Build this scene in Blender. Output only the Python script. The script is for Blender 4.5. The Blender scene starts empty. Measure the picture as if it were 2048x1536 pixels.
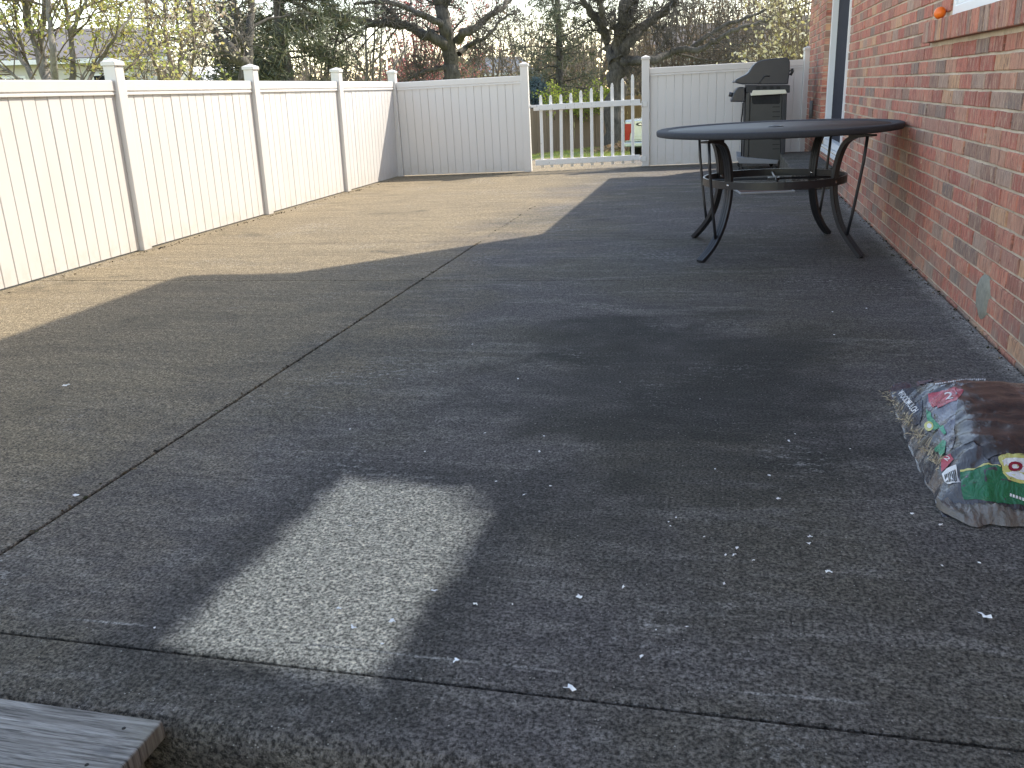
import bpy, bmesh, math, random
import numpy as np
from mathutils import Vector, Matrix

# ------------------------------------------------------------------ camera
SC = bpy.context.scene
COL = SC.collection
FPX, EYE = 1700.0, 1.0                       # focal length for a 2048 px wide frame, eye height
YAW, PITCH, ROLL = -0.248055147, 0.328235919, -0.0523917229   # turned left, tipped down, slightly rolled
def cam_axes():
    cy, sy, cp, sp = math.cos(YAW), math.sin(YAW), math.cos(PITCH), math.sin(PITCH)
    f = np.array([sy*cp, cy*cp, -sp]); r = np.array([cy, -sy, 0.0]); u = np.cross(r, f)
    cr, sr = math.cos(ROLL), math.sin(ROLL)
    return cr*r + sr*u, -sr*r + cr*u, f
CR, CU, CF = cam_axes()
cd = bpy.data.cameras.new('camera'); cam = bpy.data.objects.new('camera', cd); COL.objects.link(cam)
cd.sensor_fit = 'HORIZONTAL'; cd.sensor_width = 36.0; cd.lens = FPX/2048*36.0
cd.clip_start = 0.02; cd.clip_end = 600
m = Matrix.Identity(4)
for i in range(3):
    m[i][0] = CR[i]; m[i][1] = CU[i]; m[i][2] = -CF[i]
m[2][3] = EYE
cam.matrix_world = m
SC.camera = cam

# ------------------------------------------------------------------ light
SUN_TRAVEL = Vector((-0.64, -0.68, -1.0)).normalized()
W = bpy.data.worlds.new('World'); SC.world = W; W.use_nodes = True
wn = W.node_tree.nodes; wl = W.node_tree.links
wn.clear()
sky = wn.new('ShaderNodeTexSky'); sky.sky_type = 'NISHITA'; sky.sun_disc = False
sky.sun_elevation = math.asin(-SUN_TRAVEL.z)
sky.sun_rotation = math.atan2(-SUN_TRAVEL.x, -SUN_TRAVEL.y)
sky.air_density = 1.0; sky.dust_density = 0.3; sky.ozone_density = 1.0
bg = wn.new('ShaderNodeBackground'); bg.inputs['Strength'].default_value = 0.15
wo = wn.new('ShaderNodeOutputWorld')
tint = wn.new('ShaderNodeMix'); tint.data_type = 'RGBA'; tint.blend_type = 'MULTIPLY'; tint.inputs[0].default_value = 1.0
tint.inputs[7].default_value = (1.17, 0.975, 0.80, 1)          # even warm white balance over the whole sky
wl.new(sky.outputs[0], tint.inputs[6]); wl.new(tint.outputs[2], bg.inputs[0]); wl.new(bg.outputs[0], wo.inputs[0])
sd = bpy.data.lights.new('sun', 'SUN'); sd.energy = 2.0; sd.angle = math.radians(0.5); sd.color = (1.0, 0.91, 0.77)
sun = bpy.data.objects.new('sun', sd); COL.objects.link(sun)
sun.rotation_euler = SUN_TRAVEL.to_track_quat('-Z', 'Y').to_euler(); sun.location = (10, 10, 20)
SC.view_settings.view_transform = 'Standard'
try: SC.view_settings.look = 'None'
except Exception: pass
SC.view_settings.gamma = 1.0; SC.view_settings.exposure = 2.0; SC.view_settings.use_curve_mapping = False
SC.cycles.max_bounces = 8; SC.cycles.transparent_max_bounces = 16

# ------------------------------------------------------------------ authoring helpers
CAM = np.array([0.0, 0.0, EYE])
def ray(px, py):
    return CR*((px-1024)/FPX) - CU*((py-768)/FPX) + CF
def ground(px, py, z=0.0):
    d = ray(px, py); return CAM + d*((z-EYE)/d[2])
def on_y(px, py, y):
    d = ray(px, py); return CAM + d*(y/d[1])
def on_x(px, py, x):
    d = ray(px, py); return CAM + d*(x/d[0])
def far(px, py, dist):
    d = ray(px, py); return CAM + d*(dist/math.hypot(d[0], d[1]))
def proj(p):
    v = np.asarray(p, float) - CAM
    z = v @ CF
    return 1024 + FPX*(v @ CR)/z, 768 - FPX*(v @ CU)/z, z

def tag(o, label=None, cat=None, group=None, kind=None):
    if label: o['label'] = label
    if cat: o['category'] = cat
    if group: o['group'] = group
    if kind: o['kind'] = kind
    return o
def empty(name, loc, label, cat, group=None, rz=0.0):
    o = bpy.data.objects.new(name, None); COL.objects.link(o)
    o.location = loc; o.rotation_euler = (0, 0, rz); o.empty_display_size = 0.1
    return tag(o, label, cat, group)
def link(name, me, mat=None, parent=None, loc=(0, 0, 0), rot=(0, 0, 0)):
    o = bpy.data.objects.new(name, me); COL.objects.link(o)
    if mat is not None and len(me.materials) == 0:
        for mm in (mat if isinstance(mat, (list, tuple)) else [mat]): me.materials.append(mm)
    if parent: o.parent = parent
    o.location = loc; o.rotation_euler = rot
    return o
def copy_tree(o, parent=None):
    c = o.copy(); COL.objects.link(c)
    if parent: c.parent = parent
    for ch in list(o.children): copy_tree(ch, c)
    return c
def bevel(o, w=0.004, seg=2):
    b = o.modifiers.new('bevel', 'BEVEL'); b.width = w; b.segments = seg; b.limit_method = 'ANGLE'; b.angle_limit = 0.6
    return o

class MB:
    def __init__(s): s.v = []; s.f = []; s.mi = []; s.sm = []
    def add(s, vs, fs, mi=0, smooth=False):
        b = len(s.v); s.v += [tuple(map(float, q)) for q in vs]
        s.f += [tuple(b+i for i in f) for f in fs]; s.mi += [mi]*len(fs); s.sm += [smooth]*len(fs); return s
    def box(s, x0, x1, y0, y1, z0, z1, mi=0):
        return s.add([(x0,y0,z0),(x1,y0,z0),(x1,y1,z0),(x0,y1,z0),(x0,y0,z1),(x1,y0,z1),(x1,y1,z1),(x0,y1,z1)],
                     [(0,3,2,1),(4,5,6,7),(0,1,5,4),(1,2,6,5),(2,3,7,6),(3,0,4,7)], mi)
    def prism(s, prof, a0, a1, axis='y', mi=0, smooth=False):
        # prof: list of 2-D points; extruded along axis
        def P(p, a):
            if axis == 'y': return (p[0], a, p[1])
            if axis == 'x': return (a, p[0], p[1])
            return (p[0], p[1], a)
        n = len(prof)
        vs = [P(p, a0) for p in prof] + [P(p, a1) for p in prof]
        fs = [tuple(range(n)), tuple(range(2*n-1, n-1, -1))] + [(i, (i+1) % n + 0, (i+1) % n + n, i+n) for i in range(n)]
        return s.add(vs, fs, mi, smooth)
    def tube(s, path, rad, sides=8, mi=0, cap=True, ell=None, smooth=True):
        P = [np.array(p, float) for p in path]; n = len(P)
        if not hasattr(rad, '__len__'): rad = [rad]*n
        vs = []; ref = None
        for i in range(n):
            t = P[min(i+1, n-1)] - P[max(i-1, 0)]; t = t/(np.linalg.norm(t)+1e-12)
            if ref is None:
                ref = np.array([0, 0, 1.0]) if abs(t[2]) < 0.9 else np.array([1.0, 0, 0])
            u = np.cross(t, ref); u /= np.linalg.norm(u)+1e-12; w = np.cross(u, t); ref = w
            for k in range(sides):
                a = 2*math.pi*(k+0.5)/sides
                ra = rad[i]; rb = rad[i]
                if ell: ra *= ell[0]; rb *= ell[1]
                vs.append(P[i] + u*math.cos(a)*ra + w*math.sin(a)*rb)
        fs = [(i*sides+k, i*sides+(k+1) % sides, (i+1)*sides+(k+1) % sides, (i+1)*sides+k) for i in range(n-1) for k in range(sides)]
        if cap: fs += [tuple(range(sides-1, -1, -1)), tuple((n-1)*sides+k for k in range(sides))]
        return s.add(vs, fs, mi, smooth)
    def lathe(s, prof, c, sides=48, mi=0, smooth=True, sx=1, sy=1):
        # prof: (r, z) closed or open, about vertical axis through c
        n = len(prof); vs = []
        for k in range(sides):
            a = 2*math.pi*k/sides
            for r, z in prof: vs.append((c[0]+r*math.cos(a)*sx, c[1]+r*math.sin(a)*sy, c[2]+z))
        fs = [(k*n+i, ((k+1) % sides)*n+i, ((k+1) % sides)*n+i+1, k*n+i+1) for k in range(sides) for i in range(n-1)]
        return s.add(vs, fs, mi, smooth)
    def ball(s, c, r, seg=16, rings=10, sc=(1, 1, 1), mi=0):
        vs = [(c[0], c[1], c[2]-r*sc[2])]
        for i in range(1, rings):
            t = math.pi*i/rings - math.pi/2
            for k in range(seg):
                a = 2*math.pi*k/seg
                vs.append((c[0]+r*sc[0]*math.cos(t)*math.cos(a), c[1]+r*sc[1]*math.cos(t)*math.sin(a), c[2]+r*sc[2]*math.sin(t)))
        vs.append((c[0], c[1], c[2]+r*sc[2])); fs = []
        for k in range(seg): fs.append((0, 1+(k+1) % seg, 1+k))
        for i in range(rings-2):
            for k in range(seg):
                a = 1+i*seg+k; b = 1+i*seg+(k+1) % seg; fs.append((a, b, b+seg, a+seg))
        l = len(vs)-1; o = 1+(rings-2)*seg
        for k in range(seg): fs.append((l, o+k, o+(k+1) % seg))
        return s.add(vs, fs, mi, True)
    def mesh(s, name):
        me = bpy.data.meshes.new(name); me.from_pydata(s.v, [], s.f)
        me.polygons.foreach_set('material_index', s.mi); me.polygons.foreach_set('use_smooth', s.sm)
        bm = bmesh.new(); bm.from_mesh(me); bmesh.ops.recalc_face_normals(bm, faces=bm.faces); bm.to_mesh(me); bm.free()
        me.update(); return me
    def build(s, name, mat, parent=None, loc=(0, 0, 0), rot=(0, 0, 0)):
        return link(name, s.mesh(name), mat, parent, loc, rot)

def np_mesh(name, V, F, smooth=False):
    V = np.asarray(V, np.float32).reshape(-1, 3); F = np.asarray(F, np.int32)
    me = bpy.data.meshes.new(name); k = F.shape[1]
    me.vertices.add(len(V)); me.vertices.foreach_set('co', V.ravel())
    me.loops.add(F.size); me.loops.foreach_set('vertex_index', F.ravel())
    me.polygons.add(len(F)); me.polygons.foreach_set('loop_start', np.arange(0, F.size, k, dtype=np.int32))
    me.polygons.foreach_set('loop_total', np.full(len(F), k, np.int32))
    me.polygons.foreach_set('use_smooth', np.full(len(F), smooth))
    me.update(calc_edges=True); me.validate(); return me

# ------------------------------------------------------------------ material helpers
class NT:
    def __init__(s, name):
        s.m = bpy.data.materials.new(name); s.m.use_nodes = True
        s.n = s.m.node_tree.nodes; s.l = s.m.node_tree.links; s.n.clear()
        s.out = s.n.new('ShaderNodeOutputMaterial'); s.b = s.n.new('ShaderNodeBsdfPrincipled')
        s.l.new(s.b.outputs[0], s.out.inputs[0])
    def node(s, t, **kw):
        nd = s.n.new(t)
        for k, v in kw.items(): setattr(nd, k, v)
        return nd
    def put(s, sock, v):
        if hasattr(v, 'is_linked') or isinstance(v, bpy.types.NodeSocket): s.l.new(v, sock)
        else:
            if isinstance(v, tuple) and len(v) == 3 and sock.type == 'RGBA': v = (*v, 1)
            sock.default_value = v
    def pos(s):
        return s.node('ShaderNodeNewGeometry').outputs['Position']
    def obj(s):
        return s.node('ShaderNodeTexCoord').outputs['Object']
    def map(s, vec, scale=(1, 1, 1), loc=(0, 0, 0), rot=(0, 0, 0)):
        nd = s.node('ShaderNodeMapping'); s.l.new(vec, nd.inputs[0])
        nd.inputs['Scale'].default_value = scale; nd.inputs['Location'].default_value = loc; nd.inputs['Rotation'].default_value = rot
        return nd.outputs[0]
    def noise(s, vec, scale, detail=4, rough=0.55, dist=0.0, color=False):
        nd = s.node('ShaderNodeTexNoise'); s.l.new(vec, nd.inputs['Vector'])
        nd.inputs['Scale'].default_value = scale; nd.inputs['Detail'].default_value = detail
        nd.inputs['Roughness'].default_value = rough; nd.inputs['Distortion'].default_value = dist
        return nd.outputs['Color' if color else 'Fac']
    def voro(s, vec, scale, feat='F1'):
        nd = s.node('ShaderNodeTexVoronoi', feature=feat); s.l.new(vec, nd.inputs['Vector']); nd.inputs['Scale'].default_value = scale
        return nd.outputs['Distance']
    def math(s, op, a, b=0.0, clamp=False):
        nd = s.node('ShaderNodeMath', operation=op); nd.use_clamp = clamp
        s.put(nd.inputs[0], a); s.put(nd.inputs[1], b); return nd.outputs[0]
    def ramp(s, fac, a, b, lo=0.0, hi=1.0):
        nd = s.node('ShaderNodeMapRange'); nd.clamp = True; nd.interpolation_type = 'SMOOTHSTEP'
        s.put(nd.inputs[0], fac); nd.inputs[1].default_value = a; nd.inputs[2].default_value = b
        nd.inputs[3].default_value = lo; nd.inputs[4].default_value = hi; return nd.outputs[0]
    def cramp(s, fac, stops, mode='LINEAR'):
        nd = s.node('ShaderNodeValToRGB'); nd.color_ramp.interpolation = mode; e = nd.color_ramp.elements
        while len(e) < len(stops): e.new(0.5)
        for el, (p, c) in zip(e, stops): el.position = p; el.color = (*c, 1)
        s.put(nd.inputs[0], fac); return nd.outputs[0]
    def mix(s, fac, a, b, mode='MIX'):
        nd = s.node('ShaderNodeMix', data_type='RGBA', blend_type=mode)
        s.put(nd.inputs[0], fac); s.put(nd.inputs[6], a); s.put(nd.inputs[7], b); return nd.outputs[2]
    def sep(s, vec):
        nd = s.node('ShaderNodeSeparateXYZ'); s.l.new(vec, nd.inputs[0]); return nd.outputs
    def bump(s, h, strength=0.3, dist=0.01, prev=None):
        nd = s.node('ShaderNodeBump'); nd.inputs['Strength'].default_value = strength; nd.inputs['Distance'].default_value = dist
        s.l.new(h, nd.inputs['Height'])
        if prev is not None: s.l.new(prev, nd.inputs['Normal'])
        return nd.outputs[0]
    def set(s, **kw):
        for k, v in kw.items(): s.put(s.b.inputs[k.replace('_', ' ')], v)
        return s
def simple(name, col, rough=0.5, metal=0.0, var=0.12, scale=8.0, bump=0.0, bscale=80, spec=None, coat=0.0):
    t = NT(name); o = t.obj(); n = t.noise(o, scale, 4)
    dark = tuple(c*(1-var) for c in col); lite = tuple(min(1, c*(1+var)) for c in col)
    t.set(Base_Color=t.mix(n, dark, lite), Roughness=t.ramp(t.noise(o, scale*3, 3), 0.2, 0.8, max(0.02, rough-0.07), min(1, rough+0.07)), Metallic=metal)
    if spec is not None: t.b.inputs['Specular IOR Level'].default_value = spec
    if coat: t.b.inputs['Coat Weight'].default_value = coat
    if bump: t.set(Normal=t.bump(t.noise(o, bscale, 5), bump, 0.004))
    return t.m
def rnd_socket(t):
    oi = t.node('ShaderNodeObjectInfo').outputs['Random']; isl = t.node('ShaderNodeNewGeometry').outputs['Random Per Island']
    return t.math('FRACT', t.math('ADD', oi, isl))

# concrete of the patio
def mat_concrete(name, patio=True):
    t = NT(name); P = t.pos(); x, y, z = t.sep(P)
    big = t.noise(P, 0.55, 5, 0.6, 0.6); mid = t.noise(P, 2.6, 6, 0.68, 0.5); streak = t.noise(t.map(P, (1.2, 5, 1)), 1.6, 6, 0.68, 1.2)
    fine = t.noise(P, 130, 3, 0.7); grit = t.noise(P, 420, 2, 0.6); fine2 = t.noise(P, 38, 5, 0.78); blot = t.noise(t.map(P, (1.0, 1.5, 1), (3, 1, 0)), 1.25, 7, 0.66, 0.9)
    base = t.mix(t.ramp(streak, 0.28, 0.72), (0.168, 0.136, 0.090), (0.240, 0.194, 0.124))
    # mildew film with house shade painted in, darker toward the wall and front
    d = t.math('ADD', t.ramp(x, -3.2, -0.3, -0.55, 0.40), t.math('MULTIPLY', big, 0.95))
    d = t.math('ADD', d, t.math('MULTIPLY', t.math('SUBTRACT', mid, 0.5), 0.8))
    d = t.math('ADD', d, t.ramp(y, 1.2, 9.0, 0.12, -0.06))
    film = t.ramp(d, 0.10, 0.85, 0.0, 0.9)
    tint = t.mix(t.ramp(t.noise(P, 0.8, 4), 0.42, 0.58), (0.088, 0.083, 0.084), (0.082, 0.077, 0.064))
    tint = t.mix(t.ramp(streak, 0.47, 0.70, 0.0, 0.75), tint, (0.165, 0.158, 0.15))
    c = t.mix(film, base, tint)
    if patio:
        # black mould blotches in the damp middle
        bx = t.math('SUBTRACT', x, -0.08); by = t.math('SUBTRACT', y, 3.05)
        rr = t.math('SQRT', t.math('ADD', t.math('POWER', t.math('MULTIPLY', bx, 0.95), 2.0), t.math('POWER', t.math('MULTIPLY', by, 0.62), 2.0)))
        zone = t.ramp(rr, 0.05, 1.05, 0.46, -0.04)
        mould = t.ramp(t.math('ADD', t.math('MULTIPLY', blot, 1.25), zone), 0.62, 1.0, 0.0, 0.92)
        mould = t.math('MULTIPLY', mould, t.ramp(t.math('ADD', fine2, t.math('MULTIPLY', mid, 0.6)), 0.55, 0.95, 0.35, 1.0))
        c = t.mix(mould, c, (0.019, 0.020, 0.017))
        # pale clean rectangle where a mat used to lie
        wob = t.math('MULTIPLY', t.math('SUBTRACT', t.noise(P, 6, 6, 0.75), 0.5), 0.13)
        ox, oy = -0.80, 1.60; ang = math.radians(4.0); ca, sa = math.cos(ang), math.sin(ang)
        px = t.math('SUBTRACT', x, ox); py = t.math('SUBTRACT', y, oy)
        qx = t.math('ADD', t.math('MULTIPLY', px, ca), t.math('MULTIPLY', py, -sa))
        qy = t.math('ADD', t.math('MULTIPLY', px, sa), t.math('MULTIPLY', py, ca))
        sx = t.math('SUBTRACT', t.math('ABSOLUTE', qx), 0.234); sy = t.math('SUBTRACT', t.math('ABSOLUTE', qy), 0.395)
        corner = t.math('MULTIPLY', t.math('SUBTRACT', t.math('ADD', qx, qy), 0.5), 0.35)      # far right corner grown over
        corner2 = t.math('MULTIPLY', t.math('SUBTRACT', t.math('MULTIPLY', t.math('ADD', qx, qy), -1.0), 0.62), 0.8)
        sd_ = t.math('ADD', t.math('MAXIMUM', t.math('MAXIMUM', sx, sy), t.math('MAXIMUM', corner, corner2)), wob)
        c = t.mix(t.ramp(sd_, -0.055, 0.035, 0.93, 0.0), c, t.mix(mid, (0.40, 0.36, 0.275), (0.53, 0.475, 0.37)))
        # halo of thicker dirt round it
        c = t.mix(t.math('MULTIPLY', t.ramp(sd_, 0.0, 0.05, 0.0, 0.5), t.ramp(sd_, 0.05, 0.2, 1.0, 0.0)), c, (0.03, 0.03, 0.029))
        # white lime bloom along the house wall
        bl = t.math('ADD', x, t.math('MULTIPLY', t.math('SUBTRACT', t.noise(P, 9, 6, 0.75), 0.5), 0.16))
        c = t.mix(t.ramp(bl, 0.93, 1.03, 0.0, 0.75), c, (0.34, 0.32, 0.29))
        c = t.mix(t.math('MULTIPLY', t.ramp(x, 0.5, 1.0, 0.0, 0.5), t.ramp(t.noise(P, 2.2, 5, 0.7), 0.4, 0.7)), c, (0.17, 0.165, 0.155))
        # pale trowel arcs and scuffs
        sw = t.node('ShaderNodeTexWave', wave_type='RINGS'); t.l.new(t.map(P, (1, 1, 0), (1.55, -2.9, 0)), sw.inputs['Vector'])
        sw.inputs['Scale'].default_value = 7.5; sw.inputs['Distortion'].default_value = 9; sw.inputs['Detail'].default_value = 4; sw.inputs['Detail Scale'].default_value = 2.6
        scuff = t.math('MULTIPLY', t.ramp(sw.outputs['Fac'], 0.66, 0.98), t.ramp(t.noise(P, 1.25, 5, 0.65), 0.50, 0.68))
        scuff = t.math('MULTIPLY', scuff, t.ramp(fine2, 0.40, 0.6))
        c = t.mix(t.math('MULTIPLY', scuff, 0.55), c, (0.30, 0.295, 0.28))
        ln = t.math('ABSOLUTE', t.math('SUBTRACT', t.math('ADD', y, t.math('MULTIPLY', t.math('SUBTRACT', t.noise(P, 1.5, 3), 0.5), 0.05)), 1.272))
        c = t.mix(t.math('MULTIPLY', t.ramp(ln, 0.0015, 0.005, 0.6, 0.0), t.ramp(t.noise(P, 2.3, 4, 0.6), 0.42, 0.6)), c, (0.30, 0.29, 0.27))
        # whitish wear on the rounded front edge
        wear = t.math('MULTIPLY', t.ramp(y, 1.17, 1.12, 0.0, 1.0), t.ramp(t.noise(P, 4.5, 5, 0.7), 0.52, 0.7))
        c = t.mix(t.math('MULTIPLY', wear, 0.5), c, (0.26, 0.25, 0.24))
    # aggregate showing through: pale and dark grains
    c = t.mix(1.0, c, t.ramp(fine, 0.32, 0.68, 0.22, 1.80), 'MULTIPLY')
    c = t.mix(1.0, c, t.ramp(fine2, 0.28, 0.72, 0.52, 1.50), 'MULTIPLY')
    v = t.voro(P, 95)
    c = t.mix(t.math('MULTIPLY', t.ramp(v, 0.08, 0.2, 1.0, 0.0), t.ramp(t.noise(P, 55, 2), 0.5, 0.64)), c, (0.42, 0.40, 0.36))
    h = t.math('ADD', t.math('MULTIPLY', fine, 0.8), t.math('MULTIPLY', grit, 0.35))
    nb = t.bump(h, 1.0, 0.009); nb = t.bump(fine2, 0.4, 0.016, nb)
    t.set(Base_Color=c, Roughness=0.88, Normal=nb); t.b.inputs['Specular IOR Level'].default_value = 0.3
    return t.m
M = {}
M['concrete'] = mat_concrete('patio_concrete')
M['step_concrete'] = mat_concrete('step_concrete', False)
M['joint'] = simple('joint_dirt', (0.02, 0.019, 0.017), 0.95)
def mat_vinyl():
    t = NT('white_vinyl'); P = t.pos(); r = rnd_socket(t); z = t.sep(P)[2]
    n = t.noise(t.map(P, (3, 3, 0.7)), 2.0, 5, 0.6)
    c = t.mix(n, (0.625, 0.60, 0.57), (0.68, 0.66, 0.635))
    c = t.mix(t.math('MULTIPLY', r, 0.10), c, (0.59, 0.56, 0.52))
    grime = t.math('MULTIPLY', t.ramp(z, 0.0, 0.22, 1.0, 0.0), t.ramp(t.noise(P, 9, 5, 0.7), 0.35, 0.8))
    c = t.mix(t.math('MULTIPLY', grime, 0.55), c, (0.50, 0.44, 0.35))
    spots = t.ramp(t.noise(P, 55, 3, 0.7), 0.66, 0.76)
    c = t.mix(t.math('MULTIPLY', spots, 0.3), c, (0.45, 0.42, 0.37))
    t.set(Base_Color=c, Roughness=t.ramp(n, 0.3, 0.7, 0.36, 0.5), Normal=t.bump(t.noise(P, 9, 3), 0.06, 0.01)); return t.m
M['vinyl'] = mat_vinyl()
def mat_gatewood():
    t = NT('worn_white_paint'); P = t.pos()
    n = t.ramp(t.noise(t.map(P, (14, 14, 5)), 3, 6, 0.7), 0.6, 0.68)
    c = t.mix(t.math('MULTIPLY', n, 0.75), (0.78, 0.77, 0.74), (0.30, 0.27, 0.23))
    t.set(Base_Color=c, Roughness=0.55, Normal=t.bump(t.noise(P, 40, 4), 0.15, 0.004)); return t.m
M['gate'] = mat_gatewood()
def mat_brick():
    t = NT('red_brick'); P = t.pos(); r = rnd_socket(t); z = t.sep(P)[2]
    # each brick gets its own piece of the grain
    off = t.node('ShaderNodeCombineXYZ'); t.put(off.inputs[0], t.math('MULTIPLY', r, 37.0)); t.put(off.inputs[2], t.math('MULTIPLY', r, 11.0))
    va = t.node('ShaderNodeVectorMath', operation='ADD'); t.l.new(P, va.inputs[0]); t.l.new(off.outputs[0], va.inputs[1]); P = va.outputs[0]
    base = t.cramp(r, [(0.0, (0.58, 0.185, 0.125)), (0.13, (0.46, 0.135, 0.095)), (0.26, (0.64, 0.235, 0.15)), (0.38, (0.40, 0.145, 0.105)), (0.49, (0.56, 0.21, 0.14)),
                       (0.58, (0.60, 0.29, 0.19)), (0.67, (0.45, 0.21, 0.155)), (0.76, (0.30, 0.175, 0.13)), (0.84, (0.24, 0.175, 0.145)), (0.90, (0.44, 0.30, 0.23)), (0.95, (0.64, 0.36, 0.20))], 'CONSTANT')
    st = t.noise(t.map(P, (1, 42, 6)), 1.0, 6, 0.75, 2.2)
    st2 = t.noise(t.map(P, (1, 85, 16)), 1.0, 5, 0.75, 1.2)
    pat = t.noise(P, 11, 6, 0.75, 0.6)
    c = t.mix(t.ramp(pat, 0.35, 0.68, 0.0, 0.55), base, t.mix(r, (0.27, 0.125, 0.088), (0.45, 0.25, 0.17)))
    c = t.mix(t.ramp(st, 0.53, 0.60, 0.0, 0.62), c, t.mix(t.noise(P, 6, 3), (0.62, 0.36, 0.23), (0.60, 0.47, 0.34)))
    c = t.mix(t.ramp(st2, 0.59, 0.65, 0.0, 0.7), c, (0.66, 0.50, 0.36))
    c = t.mix(t.ramp(st, 0.47, 0.38, 0.0, 0.7), c, (0.14, 0.072, 0.055))
    c = t.mix(t.ramp(st2, 0.43, 0.35, 0.0, 0.6), c, (0.13, 0.075, 0.055))
    # splash dirt and lime near the slab
    c = t.mix(t.math('MULTIPLY', t.ramp(z, 0.0, 0.28, 0.7, 0.0), t.ramp(t.noise(P, 6, 5, 0.7), 0.4, 0.65)), c, (0.30, 0.25, 0.20))
    h = t.math('ADD', t.math('MULTIPLY', st, 1.0), t.math('MULTIPLY', t.noise(P, 160, 4, 0.7), 0.5))
    t.set(Base_Color=c, Roughness=0.86, Normal=t.bump(h, 0.9, 0.010)); return t.m
M['brick'] = mat_brick()
def mat_mortar():
    t = NT('mortar'); P = t.pos(); n = t.noise(P, 6, 5, 0.7)
    c = t.mix(t.ramp(n, 0.3, 0.7), (0.46, 0.365, 0.27), (0.64, 0.535, 0.415)); c = t.mix(t.ramp(t.noise(P, 30, 4, 0.7), 0.55, 0.75, 0.0, 0.5), c, (0.20, 0.16, 0.12))
    t.set(Base_Color=c, Roughness=0.95, Normal=t.bump(t.noise(P, 190, 4, 0.7), 0.6, 0.004)); return t.m
M['mortar'] = mat_mortar()
M['patch'] = simple('grey_mortar_patch', (0.25, 0.24, 0.195), 0.9, var=0.4, scale=45, bump=1.0, bscale=120)
M['frame_white'] = simple('white_window_vinyl', (0.78, 0.79, 0.80), 0.35, var=0.04)
M['dark_glass'] = simple('dark_glass', (0.012, 0.015, 0.02), 0.05, var=0.2, scale=1.5)
M['dark_door'] = simple('dark_screen', (0.040, 0.041, 0.050), 0.85, var=0.15, spec=0.1)
M['blind'] = simple('dark_blind', (0.05, 0.055, 0.06), 0.6)
M['siding'] = simple('pale_siding', (0.55, 0.53, 0.49), 0.7, var=0.05)
M['shingle'] = simple('grey_shingles', (0.13, 0.12, 0.12), 0.95, var=0.35, scale=14)
M['gutter'] = simple('white_gutter', (0.75, 0.75, 0.73), 0.4)
M['black_metal'] = simple('black_powder_coat', (0.016, 0.017, 0.021), 0.38, var=0.25, scale=30, bump=0.12, bscale=260)
M['rim_metal'] = simple('charcoal_rim', (0.028, 0.029, 0.035), 0.8, var=0.2, scale=30, bump=0.12, bscale=260)
def mat_tableglass():
    t = NT('pebbled_table_glass'); o = t.obj()
    t.set(Base_Color=(0.128, 0.124, 0.118), Roughness=0.55, Normal=t.bump(t.noise(o, 90, 3), 0.08, 0.003)); t.b.inputs['Specular IOR Level'].default_value = 0.04
    return t.m
M['tglass'] = mat_tableglass()
M['rubber'] = simple('black_rubber', (0.012, 0.012, 0.012), 0.8)
M['grill_lid'] = simple('grill_enamel', (0.030, 0.031, 0.038), 0.36, var=0.15, scale=10)
M['grill_body'] = simple('grill_dark_steel', (0.022, 0.022, 0.026), 0.5, var=0.2)
M['grill_panel'] = simple('grill_olive_panel', (0.042, 0.042, 0.040), 0.42, var=0.2)
M['cream'] = simple('cream_plastic', (0.74, 0.70, 0.56), 0.45, var=0.05)
M['grey_plastic'] = simple('grey_plastic', (0.22, 0.225, 0.235), 0.5)
M['chrome'] = simple('dull_chrome', (0.55, 0.55, 0.56), 0.25, 1.0)
M['orange'] = simple('orange_skin', (0.85, 0.17, 0.012), 0.4, var=0.1, scale=30, bump=0.1)
M['paper'] = simple('white_scrap', (0.82, 0.82, 0.82), 0.8, var=0.08, scale=200)
M['mat_brown'] = simple('brown_coir', (0.095, 0.055, 0.038), 0.95, var=0.5, scale=40, bump=0.6, bscale=200)
M['mat_rim'] = simple('mat_rubber_rim', (0.26, 0.26, 0.255), 0.7)
def mat_weathered():
    t = NT('weathered_board'); P = t.pos()
    g = t.noise(t.map(P, (1.6, 26, 1), rot=(0, 0, 0)), 3.0, 6, 0.65, 1.6); g2 = t.noise(t.map(P, (4, 110, 1)), 2.0, 4, 0.7)
    c = t.cramp(g, [(0.25, (0.07, 0.066, 0.060)), (0.45, (0.185, 0.175, 0.16)), (0.6, (0.30, 0.29, 0.27)), (0.75, (0.42, 0.41, 0.39))])
    c = t.mix(t.ramp(g2, 0.50, 0.64, 0.0, 0.85), c, (0.055, 0.052, 0.05))
    c = t.mix(t.ramp(t.noise(P, 6, 4), 0.52, 0.72, 0.0, 0.6), c, (0.17, 0.165, 0.12))
    c = t.mix(t.ramp(t.noise(t.map(P, (7, 12, 1)), 1.0, 4), 0.58, 0.7, 0.0, 0.7), c, (0.11, 0.11, 0.115))
    k = t.voro(t.map(P, (9, 16, 1)), 1.0)
    c = t.mix(t.ramp(k, 0.05, 0.11, 0.9, 0.0), c, (0.03, 0.025, 0.02))
    h = t.math('ADD', g, t.math('MULTIPLY', g2, 0.7))
    t.set(Base_Color=c, Roughness=0.9, Normal=t.bump(h, 0.6, 0.006)); return t.m
M['weathered'] = mat_weathered()
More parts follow.
